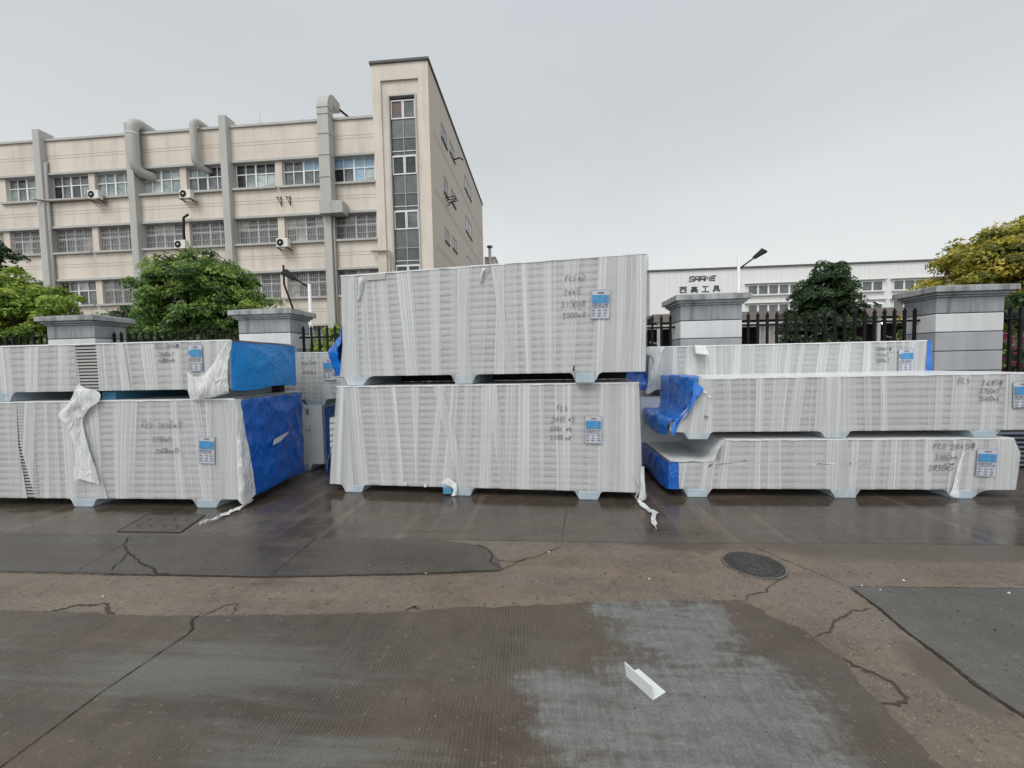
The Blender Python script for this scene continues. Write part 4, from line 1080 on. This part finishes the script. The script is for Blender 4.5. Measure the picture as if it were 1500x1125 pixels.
# rear annex
t = thing('rear_annex', 'low cream rooftop annex with metal flue just right of the stair tower', 'building', (-6.54,46,0))
mb = MB(); mb.box(0,1.25,0,5,0,14.1); mb.obj('wall', MAT['shaded_plaster'], t)
mb = MB(); mb.box(-.0,1.33,-.1,5.1,14.101,14.25); mb.obj('coping', MAT['trim'], t)
mb = MB(); mb.tube([(.68,-.3,8),(.68,-.3,15.15)], .17, 12); mb.obj('flue', MAT['duct'], t)
mb = MB(); mb.tube([(.68,-.3,15.15),(.68,-.3,15.3),(.68,-.3,15.42)], [.18,.36,.30], 12); mb.obj('cowl', MAT['trim_dark'], t)

# ducts, pipes, air conditioners on the facade
def bend(p, q, r_, n=7): return None
t = thing('ventilation_duct', 'thick round grey duct bending over the roof edge beside the second pilaster', 'duct', (-25.55,23.5,14))
mb = MB(); arc1 = [(0,1.2-1.0*math.sin(a)*1.0-.2, .55-.0+.0) for a in ()]
path = [(0.55,1.0,.30),(0.35,.62,.30),(.14,.25,.36),(0.02,.05,.60),(0,0,.95),(0,0,2.9)] + [(0,.55-.55*math.cos(a), 2.95+.55*math.sin(a)) for a in (R(10),R(25),R(40),R(55),R(70),R(85))] + [(0,1.3,3.45),(0,2.1,3.35),(0,3.2,3.0)]
mb.tube(path, .30, 18); mb.obj('pipe', MAT['duct'], t)
mb = MB(); mb.tube([(0,0,2.6),(0,0,2.66)], .32, 18); mb.obj('band', MAT['white_alu'], t)
t = thing('ventilation_duct', 'thinner round grey duct bending over the roof edge into a window', 'duct', (-21.55,23.62,14))
mb = MB(); path = [(0.42,.9,.45),(.25,.55,.47),(.08,.2,.56),(0,.03,.78),(0,0,1.1),(0,0,2.9)] + [(0,.5-.5*math.cos(a), 2.92+.45*math.sin(a)) for a in (R(10),R(25),R(40),R(55),R(70),R(85))] + [(0,1.2,3.34),(0,2.2,3.2)]
mb.tube(path, .215, 16); mb.obj('pipe', MAT['duct'], t)
t = thing('ventilation_duct', 'square grey sheet metal duct with flanges climbing past the roof near the tower', 'duct', (-12.92,23.55,11))
mb = MB(); mb.box(-.34,.34,-.28,.28,.74,6.3)
A = []
pts = []
for k in range(9):
    a = R(90*k/8); pts.append((.62-.90*math.cos(a), 6.3+1.1*math.sin(a), .62-.34*math.cos(a), 6.3+.52*math.sin(a)))
for i in range(8):
    p, q = pts[i], pts[i+1]
    mb.add([(-.34,p[0],p[1]),(.34,p[0],p[1]),(.34,q[0],q[1]),(-.34,q[0],q[1]),(-.34,p[2],p[3]),(.34,p[2],p[3]),(.34,q[2],q[3]),(-.34,q[2],q[3])], [(0,1,2,3),(7,6,5,4),(0,3,7,4),(1,5,6,2)])
mb.box(-.34,.34,.6201,1.25,6.82,7.40)
mb.obj('pipe', MAT['duct'], t)
mb = MB()
for z in (2.2,3.5,4.75,5.9,6.3): mb.box(-.37,.37,-.31,.31,z-.03,z+.03)
mb.obj('flange', MAT['trim'], t)
mb = MB(); mb.box(-.40,1.05,-.36,.36,.0,.72); mb.box(.30,.34,-.38,.38,-.02,.74); mb.obj('outlet_box', MAT['duct'], t)

def ac(x, z, lab):
    t = thing('air_conditioner', lab, 'air conditioner', (x,23.55,z), 0, 'outdoor air conditioner units on the factory wall')
    mb = MB(); mb.box(-.38,.38,-.15,.15,.02,.56); mb.obj('casing', MAT['ac_white'], t, .03)
    mb = MB()
    n = 20; vs = [(-.11,-.158,.29)]+[(-.11+.22*math.cos(2*math.pi*k/n),-.158,.29+.22*math.sin(2*math.pi*k/n)) for k in range(n)]
    mb.add(vs, [(0,1+k,1+(k+1)%n) for k in range(n)]); mb.obj('fan_grille', MAT['black'], t)
    mb = MB(); mb.tube([(-.11,-.155,.29),(-.11,-.175,.29)], .06, 10); mb.obj('fan_hub', MAT['ac_white'], t)
    mb = MB()
    for q in (-.3,.3): mb.box(q-.025,q+.025,-.2,.44,-.06,-.005); mb.tube([(q,.42,-.26),(q,.05,-.06)], .02, 6)
    mb.obj('bracket', MAT['rust'], t)
ac(-28.5,12.75,'white air conditioner unit under the top floor window right of the first pilaster')
ac(-22.2,12.45,'white air conditioner unit under the top floor window below the thinner round duct')
ac(-15.95,9.15,'white air conditioner unit one floor lower, nearest the square duct')
ac(-22.75,9.35,'air conditioner unit half hidden by the top of the round green tree')
t = thing('wall_bracket', 'rusty pair of empty wall brackets with a dirt stain near the square duct', 'bracket', (-15.95,24,12))
for q in (-.3,.3):
    mb = MB(); mb.tube([(q,0,.35),(q,-.45,.28)], .03, 6); mb.tube([(q,0,-.05),(q,-.42,.28)], .025, 6); mb.tube([(q,-.02,-.1),(q,-.02,.5)], .03, 6); mb.obj('arm', MAT['rust'], t)
def pipe(lab, pts, rad, mat='trim', name='drain_pipe', cat='pipe', g='pipes on the factory front'):
    p0 = Vector(pts[0]); mb = MB(); mb.tube([tuple(Vector(p)-p0) for p in pts], rad, 8)
    o = mb.obj(name, MAT[mat]); o.location = p0; return tag(o, lab, cat, g)
pipe('grey drain pipe running down the right side of the first pilaster', [(-32.28,23.85,0.),(-32.28,23.85,15.4),(-32.28,24.0,15.5)], .10)
pipe('thin pipe crossing the wall below the top floor, right of the first pilaster', [(-32.7,23.4,12.95),(-32.0,23.75,12.95),(-28.3,23.9,12.98)], .06, 'pipe_brown')
pipe('brown drain pipe beside the square duct and its pilaster', [(-12.75,23.8,0.),(-12.75,23.8,15.9)], .075, 'pipe_brown')
pipe('brown drain pipe with an elbow on the left of the stair tower', [(-10.4,23.75,8.75),(-9.25,23.7,8.75),(-9.2,23.7,8.6),(-9.2,23.7,0.)], .07, 'pipe_brown')
pipe('black cable hanging from a window above the round tree', [(-22.35,23.75,11.6),(-22.55,23.6,11.35),(-22.6,23.6,10.3),(-22.55,23.6,9.2)], .07, 'black', 'cable', 'cable')
pipe('black cable hanging down the lower wall behind the street lamp', [(-16.05,23.6,8.1),(-16.0,23.5,6.9),(-15.5,23.5,5.4),(-14.7,23.5,3.4)], .06, 'black', 'cable', 'cable')
t = thing('roof_panel', 'thin black tilted panel standing on the factory roof beside the tower', 'solar panel', (-12.0,24.8,17.0))
mb = MB(); mb.tube([(-.62,0,1.05),(.45,0,.12)], .085, 4, square=True); mb.obj('panel', MAT['black'], t)
mb = MB(); mb.tube([(.1,0,.5),(.05,0,.0)], .05, 6); mb.obj('leg', MAT['black'], t)
t = thing('roof_aerial', 'thin grey wire aerial on the factory roof left of the square duct', 'aerial', (-15.5,24.7,17.0))
mb = MB(); mb.tube([(0,0,0),(.0,0,.5)], .015, 5); mb.tube([(-.7,0,.15),(.5,0,.55)], .015, 5); mb.tube([(-.2,0,.2),(-.1,0,.55)], .012, 5); mb.obj('rods', MAT['grille'], t)
t = thing('roof_aerial', 'short whip aerial on the factory roof right of the third pilaster', 'aerial', (-18.0,24.7,17.0))
mb = MB(); mb.tube([(0,0,0),(.04,0,.5),(.12,0,1.2)], .016, 5); mb.obj('rods', MAT['grille'], t)
for (y, z, lab) in ((30.4,17.3,'black bracket lamp by the upper side window of the tower'),(27.8,13.3,'black wire rack under the middle side window of the tower')):
    t = thing('wall_bracket', lab, 'bracket', (-6.55,y,z))
    mb = MB()
    if y > 30: mb.tube([(0,0,.1),(.5,0,.25),(.75,0,.05)], .05, 6)
    else:
        for q in (-.4,0,.4): mb.tube([(0,q,0),(.7,q,.1)], .03, 6)
        mb.tube([(.7,-.4,.1),(.7,.4,.1)], .03, 6); mb.tube([(.05,0,-.4),(.7,0,.1)], .03, 6)
    mb.obj('arm', MAT['black'], t)

# ------------------------------------------------------------------ warehouse on the right
Wh = thing('warehouse', 'long low white warehouse with dark roof line and lettering', 'building', (10.08,38,0))
mb = MB(); mb.box(0,46,0,20,0,10.02); mb.obj('wall', MAT['white_wall'], Wh)
mb = MB(); mb.box(-.15,46.1,-.15,20.1,10.021,10.16); mb.obj('roof_edge', MAT['trim_dark'], Wh)
mb = MB(); mb.box(.0,.10,-.03,-.001,0,10); mb.box(-.03,-.001,0,.1,0,10); mb.obj('corner_trim', MAT['grille'], Wh)
def wwin(x0, x1, z0, z1, n, louv=False):
    f = MB(); f.box(x0,x1,-.06,-.002,z0,z1); fo = f.obj('window', MAT['white_alu'], Wh)
    g = MB(); wd = (x1-x0)/n
    for k in range(n): g.box(x0+k*wd+.085, x0+(k+1)*wd-.085, -.075, -.0601, z0+.10, z1-.10)
    g.obj('panes', MAT['panel_glass'], fo)
    h = MB(); h.box(x0-.25,x1+.25,-.30,-.002,z1+.04,z1+.10); h.box(x0-.1,x1+.1,-.22,-.002,z0-.10,z0-.01); h.obj('drip_cap', MAT['trim'], fo)
    if louv:
        l = MB()
        for k in range(n):
            a = x0+k*wd+.15
            l.add([(a,-.12,z1-.1),(a+wd-.3,-.12,z1-.15),(a+wd-.3,-.6,z0+.45),(a,-.6,z0+.5)], [(0,1,2,3)])
        l.obj('open_sash', MAT['white_alu'], fo)
for (a, b, n_) in ((8.90,13.45,5),(13.9,17.9,4),(18.75,20.55,2),(21.4,25.9,5),(27,31.5,5)):
    wwin(a, b, 7.52, 8.48, n_); wwin(a, b, 5.82, 6.70, n_, a > 18 and a < 19)
# lettering
LM = M_plain('dark green letters', (.02,.035,.035), .5)
S_ = {'S':[[(.9,.95),(.08,.95),(.08,.5),(.9,.5),(.9,.05),(.0,.05)]],'A':[[(.08,0),(.08,.95),(.9,.95),(.9,0)],[(.08,.42),(.9,.42)]],'M':[[(.0,0),(.1,1),(.45,.35),(.8,1),(.9,0)]],'E':[[(.95,.95),(.08,.95),(.08,.05),(.95,.05)],[(.08,.5),(.8,.5)]]}
cx = 3.65
for ch in 'SAAME':
    lt = MB(); strokes(lt, S_[ch], cx, 9.0, .44, .062, -.03, .25); lt.obj('letter', LM, Wh); cx += .485
HZ = {
'xi':[[(0,.95),(1,.95)],[(.1,.68),(.9,.68)],[(.1,.68),(.12,.0)],[(.9,.68),(.88,.0)],[(.12,.04),(.88,.04)],[(.36,.95),(.36,.6),(.25,.3)],[(.64,.95),(.64,.35),(.8,.33)]],
'mei':[[(.3,1),(.38,.86)],[(.7,1),(.62,.86)],[(.1,.84),(.9,.84)],[(.5,.84),(.5,.42)],[(.18,.66),(.82,.66)],[(.1,.47),(.9,.47)],[(.0,.28),(1,.28)],[(.5,.42),(.42,.15),(.05,-.02)],[(.52,.28),(.65,.1),(.98,-.02)]],
'gong':[[(.1,.92),(.9,.92)],[(.5,.92),(.5,.05)],[(0,.05),(1,.05)]],
'ju':[[(.25,1),(.25,.28)],[(.75,1),(.75,.28)],[(.25,.97),(.75,.97)],[(.25,.76),(.75,.76)],[(.25,.55),(.75,.55)],[(0,.28),(1,.28)],[(.35,.25),(.1,-.02)],[(.65,.25),(.92,-.02)]],
}
cx = 2.80
for ch in ('xi','mei','gong','ju'):
    lt = MB(); strokes(lt, HZ[ch], cx, 7.98, .54, .044, -.03, .0, 0, 1.3); lt.obj('letter', LM, Wh); cx += .995
# open shed in front of the warehouse
t = thing('open_shed', 'dark open sided brown roofed shed in front of the white warehouse', 'shed', (7.5,27.5,0))
mb = MB(); mb.add([(0,0,4.55),(30,0,4.55),(30,10,5.0),(0,10,5.0),(0,0,4.75),(30,0,4.75),(30,10,5.2),(0,10,5.2)], [(0,3,2,1),(4,5,6,7),(0,1,5,4),(1,2,6,5),(2,3,7,6),(3,0,4,7)]); mb.obj('roof', MAT['shed_roof'], t)
mb = MB(); mb.box(0,30,-.05,-.001,4.25,4.80); mb.obj('fascia', MAT['shed_roof'], t)
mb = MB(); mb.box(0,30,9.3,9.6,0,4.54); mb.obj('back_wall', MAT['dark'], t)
for x in (.5,5.2,9.9,14.6,19.3,24,28.5):
    mb = MB(); mb.box(x-.09,x+.09,.1,.28,0,4.54); mb.obj('post', MAT['grille'], t)
for (x, y, z) in ((1.3,2.6,3.55),(16.9,2.6,4.05)):
    l = thing('shed_lamp', 'lit round lamp hanging in the dark shed '+('right of the middle stack' if x < 5 else 'left of the largest looking pillar'), 'lamp', (7.5+x,27.5+y,z), 0, 'lit lamps in the shed')
    mb = MB(); bm = bmesh.new(); bmesh.ops.create_uvsphere(bm, u_segments=12, v_segments=8, radius=.14)
    mb.add([v.co for v in bm.verts], [[v.index for v in f.verts] for f in bm.faces]); bm.free(); mb.obj('bulb', MAT['bulb'], l)
    mb = MB(); mb.tube([(0,0,.1),(0,0,.55+.02*0)], .02, 5); mb.tube([(0,0,.12),(0,0,.2),(0,0,.28)], [.22,.12,.03], 12); mb.obj('shade', MAT['black'], l)
c = MB(); c.grid(40, 4, lambda u, v: (u*1.9, .10*math.sin(u*40), v*4.0)); o = c.obj('plastic_curtain', M_plain('grey strip curtain', (.35,.34,.32), .4)); o.location = (14.6,28.0,0)
tag(o, 'pale grey hanging plastic curtain in the shed between the two right pillars', 'curtain')
mm = [M_plain('blue machine paint', (.02,.06,.14), .5), M_plain('red machine paint', (.18,.02,.02), .5), M_plain('grey machine paint', (.12,.12,.12), .6)]
MLAB = ['dark blue workshop machine standing in the shed by the lamp at right','dark grey workshop machine in the shed left of the round dark tree','red workshop machine in the shed right of the middle stack','grey workshop machine in the shed beside the largest looking pillar']
for i, (x, mi) in enumerate(((23.2,0),(18.,2),(8.6,1),(25.6,2))):
    q = thing('workshop_machine', MLAB[i], 'machine', (x,31,0), 0, 'machines in the shed')
    mb = MB(); mb.box(-1,1,-.6,.6,0,1.5); mb.box(-.9,-.1,-.5,.5,1.501,2.6); mb.obj('body', mm[mi], q, .04)
    mb = MB(); mb.box(.2,.8,-.62,-.601,.5,1.2); mb.tube([(.5,0,1.5),(.5,0,2.9),(-.3,0,3.1)], .08, 8); mb.obj('panel_and_arm', MAT['grille'], q)

# ------------------------------------------------------------------ street lamps
def street_lamp(lab, x, y, h, arm_z, dx, dz):
    t = thing('street_lamp', lab, 'street lamp', (x,y,0), 0, 'street lamps in the yard')
    mb = MB(); mb.tube([(0,0,0),(0,0,h)], [.085,.065], 10); mb.obj('pole', MAT['white_alu'], t)
    mb = MB(); mb.tube([(0,0,arm_z),(dx*.72,-.1,arm_z+dz*.72)], .035, 8); mb.obj('arm', MAT['black'], t)
    s = 1 if dx > 0 else -1
    ln = math.hypot(dx,dz)
    ux, uz = dx/ln, dz/ln
    c0 = Vector((dx*.68,-.1,arm_z+dz*.68)); mb = MB()
    ax = Vector((ux,0,uz)); wv = Vector((-uz*s*.75,.66,ux*s*.75)).normalized(); up = ax.cross(wv)
    def P(a, b, c): return tuple(c0+ax*a+wv*b+up*c)
    vs = [P(0,-.08,-.03),P(.6,-.17,-.05),P(.6,.17,-.05),P(0,.08,-.03),P(0,-.08,.04),P(.6,-.15,.05),P(.6,.15,.05),P(0,.08,.04)]
    mb.add(vs, [(0,3,2,1),(4,5,6,7),(0,1,5,4),(1,2,6,5),(2,3,7,6),(3,0,4,7)]); mb.obj('lamp_head', MAT['black'], t)
street_lamp('white street lamp with black LED head against the white warehouse', 9.58, 20, 6.62, 5.98, .95, .70)
street_lamp('white street lamp with black LED head against the cream factory', -9.78, 16, 5.15, 5.02, -.80, .52)

# ------------------------------------------------------------------ trees and shrubs
def crown_mesh(name, ells, nclump, per, leaf, cols, seed, droop=.35, clump_r=.36, hollow=.55, mats=None, mode='skin'):
    """leaf-sized faces gathered in clumps through a crown made of ellipsoids (cx,cy,cz,rx,ry,rz)"""
    g = np.random.default_rng(seed)
    vol = np.array([e[3]*e[4]*e[5] for e in ells]); pr = vol**.8/np.sum(vol**.8)
    cs = []
    tries = 0
    while len(cs) < nclump and tries < nclump*40:
        tries += 1
        e = ells[g.choice(len(ells), p=pr)]
        d_ = g.normal(size=3); d_ /= np.linalg.norm(d_)
        r_ = hollow+(1-hollow)*g.random()**.6
        p = np.array(e[:3])+d_*np.array(e[3:6])*r_*(1+.12*g.normal())
        if p[2] < .3: continue
        inside = any(np.sum(((p-np.array(q[:3]))/np.array(q[3:6]))**2) < .35 for q in ells)
        if inside and g.random() < .75: continue
        cs.append((p, d_))
    V = []; C = []
    cols = np.array(cols)
    for p, d_ in cs:
        n = int(per*g.uniform(.6,1.3)); rc = clump_r*g.uniform(.6,1.25)
        q = g.normal(size=(n,3)); q /= np.linalg.norm(q,axis=1)[:,None]
        q *= (g.random(n)**.45)[:,None]
        q[:,2] = np.abs(q[:,2])*.75-droop*(q[:,0]**2+q[:,1]**2)
        ctr = p+q*rc
        nr = q*np.array([.8,.8,.3])+np.array([0,0,.55])+g.normal(size=(n,3))*.45+d_*.4
        nr /= np.linalg.norm(nr,axis=1)[:,None]
        ra = g.normal(size=(n,3)); ra[:,2] -= .5
        ax = ra-nr*np.sum(ra*nr,axis=1)[:,None]; ax /= np.linalg.norm(ax,axis=1)[:,None]+1e-6
        sd = np.cross(nr,ax)
        L = (leaf*g.uniform(.6,1.3,n))[:,None]
        a = ctr-ax*L*.5; b = ctr+sd*L*.24+nr*L*.05; c_ = ctr+ax*L*.5-nr*L*.1; d2 = ctr-sd*L*.24+nr*L*.05
        V.append(np.stack([a,b,c_,d2],axis=1))
        base = cols[min(len(cols)-1, int(g.random()**1.4*len(cols)))]
        # young leaves at the tips of the clump are a paler kind
        tip = (q[:,2] > .35) & (g.random(n) < .5)
        cc = base*g.uniform(.65,1.35,(n,1)); cc[tip] = cols[-1]*g.uniform(.7,1.2,(tip.sum(),1))
        C.append(np.repeat(cc[:,None,:],4,axis=1))
    V = np.concatenate(V).reshape(-1,3); C = np.concatenate(C).reshape(-1,3)
    nf = len(V)//4
    me = bpy.data.meshes.new(name)
    me.vertices.add(len(V)); me.vertices.foreach_set('co', V.astype(np.float32).ravel())
    me.loops.add(len(V)); me.loops.foreach_set('vertex_index', np.arange(len(V),dtype=np.int32))
    me.polygons.add(nf); me.polygons.foreach_set('loop_start', np.arange(0,len(V),4,dtype=np.int32)); me.polygons.foreach_set('loop_total', np.full(nf,4,dtype=np.int32))
    ca = me.color_attributes.new('tint','FLOAT_COLOR','POINT')
    ca.data.foreach_set('color', np.concatenate([C,np.ones((len(C),1))],axis=1).astype(np.float32).ravel())
    me.materials.append(mats or MAT['leaf'])
    me.update(calc_edges=True); me.validate()
    return me, cs
def tree(name, lab, cat, loc, ells, nclump, per, leaf, cols, seed, trunk=.14, group=None, **k):
    t = thing(name, lab, cat, loc, 0, group)
    me, cs = crown_mesh('crown', ells, nclump, per, leaf, cols, seed, **k)
    inst('crown', me, t)
    mb = MB(); zc = min(e[2]-e[5]*.3 for e in ells); c0 = ells[0]
    mb.tube([(0,0,0),(.03,0,zc*.5),(c0[0]*.3,0,max(zc,.4)),(c0[0]*.6,c0[1]*.5,c0[2]+c0[5]*.4)], [trunk*1.2,trunk,trunk*.75,trunk*.25], 8)
    g = random.Random(seed)
    for i in range(min(14, len(cs))):
        p, _ = cs[g.randrange(len(cs))]
        z0 = max(zc*.8,.3)
        mid = ((p[0])*.45, p[1]*.45, z0+(p[2]-z0)*.55)
        mb.tube([(0,0,z0*.9),mid,tuple(p)], [trunk*.5,trunk*.3,trunk*.08], 5)
    mb.obj('trunk', MAT['bark'], t)
    return t
GRN = [(.066,.132,.032),(.105,.20,.042),(.145,.255,.055),(.19,.31,.065),(.34,.44,.10)]
LIME = [(.16,.26,.038),(.22,.34,.046),(.27,.39,.055),(.34,.46,.072),(.46,.55,.11)]
DARK = [(.028,.062,.025),(.044,.092,.037),(.064,.12,.046),(.09,.155,.058)]
YEL = [(.17,.19,.036),(.28,.28,.046),(.40,.37,.056),(.50,.44,.064),(.58,.49,.09)]
tree('round_tree','round dense green tree standing before the factory behind the left fence','tree',(-10.9,12,0),
     [(0,0,3.4,1.65,1.6,1.7),(.0,-.3,4.45,1.0,1.0,.9),(-.75,0,3.8,.95,1.0,1.0),(1.05,0,3.2,.9,1.0,.9),(.7,-.2,4.2,.75,.8,.6)], 520, 150, .12, GRN, 21, .18)
tree('broad_tree','pale lime green broad tree at the left edge of the photo','tree',(-17.9,12,0),
     [(0,0,3.0,2.0,1.8,2.0),(.9,0,3.1,1.25,1.2,1.15),(-.6,0,4.0,1.3,1.2,1.0),(-2.,0,3.,1.6,1.5,2.2),(1.6,.0,2.4,.8,.8,.7)], 560, 150, .12, LIME, 22, .17)
tree('dark_tree','dark leafy tree whose branch tips enter at the left edge above the lime tree','tree',(-27.1,16,0),
     [(0,0,7.0,2.3,1.8,1.6),(1.9,0,7.15,.9,.7,.35),(-1.5,0,6,2,1.8,2)], 120, 80, .24, DARK, 23, .2)
tree('small_tree','small dark green tree half hidden behind the left pillar','tree',(-14.9,13,0),
     [(0,0,2.75,.95,1.0,1.1),(.9,0,2.3,.9,.9,.9)], 110, 100, .13, DARK[1:]+GRN[:1], 24, .1)
tree('round_tree','dark green full round tree in front of the white warehouse','tree',(13.3,20,0),
     [(.1,0,3.2,1.5,1.4,2.0),(.35,0,4.6,1.15,1.1,1.2),(.5,0,5.45,.7,.7,.55),(-.6,-.2,2.6,1.05,1.1,1.3)], 430, 140, .15, DARK+[(.055,.085,.035)], 25, .18)
tree('golden_tree','large yellow green tree behind the fence at the right edge','tree',(13.5,12,0),
     [(0,0,3.9,1.9,1.6,1.15),(.5,0,4.5,1.3,1.1,.8),(-1.2,0,4.0,.9,.9,.75),(1.6,0,4.8,1.6,1.3,1.1),(.9,.2,3.0,1.6,1.3,1.3)], 560, 150, .12, YEL, 26, .2)
tree('golden_shrub','small yellowish shrub peeping out left of the largest looking pillar','shrub',(10.0,11,0),
     [(0,0,3.1,.42,.4,.55),(.3,0,2.6,.45,.4,.8),(-.1,0,2.0,.35,.4,1.0)], 40, 60, .13, YEL, 27, .05)
tree('dark_shrub','dark leafy shrub below the golden tree at the right edge','shrub',(10.2,10.2,0),
     [(0,0,2.0,.9,.8,1.1),(1.0,0,2.1,.9,.8,1.2)], 80, 80, .15, DARK+GRN[1:2], 28, .07)
t = tree('flowering_shrub','magenta flowering shrub behind the fence at the far right','shrub',(9.75,9.2,0),
     [(0,0,1.35,.8,.5,.6)], 30, 50, .12, GRN[:3], 29, .05)
me, _ = crown_mesh('flowers', [(0,-.25,1.5,.8,.4,.5)], 30, 40, .07, [(.30,.02,.12),(.45,.05,.2)], 30, clump_r=.2); inst('flowers', me, t)
tree('green_bush','bright green bush behind the fence between second pillar and middle stack','shrub',(-5.35,10,0),
     [(0,0,1.9,.55,.5,.75),(-.6,0,1.7,.5,.5,.7),(.5,.1,2.0,.5,.5,.75),(1.3,.2,1.7,.6,.5,.8)], 90, 70, .13, LIME[:4], 31, .05)
for i, (x, zz, lab) in enumerate(((-12.9,1.9,'dark hedge shrub behind the fence at far left below the lime tree'),(-11.2,2.0,'dark hedge shrub behind the fence beside the left pillar'),(-8.9,2.1,'dark hedge shrub below the round green tree'),(-7.3,2.05,'dark hedge shrub below the round tree, next to the second pillar'))):
    tree('hedge_shrub', lab, 'shrub', (x,9.2,0), [(0,0,zz*.55,1.0,.6,zz*.45),(-.4,0,zz*.6,.6,.5,zz*.4),(.5,0,zz*.62,.6,.5,zz*.38)], 70, 75, .14, DARK[:3]+GRN[:2], 40+i, .05, 'hedge shrubs behind the left fence')
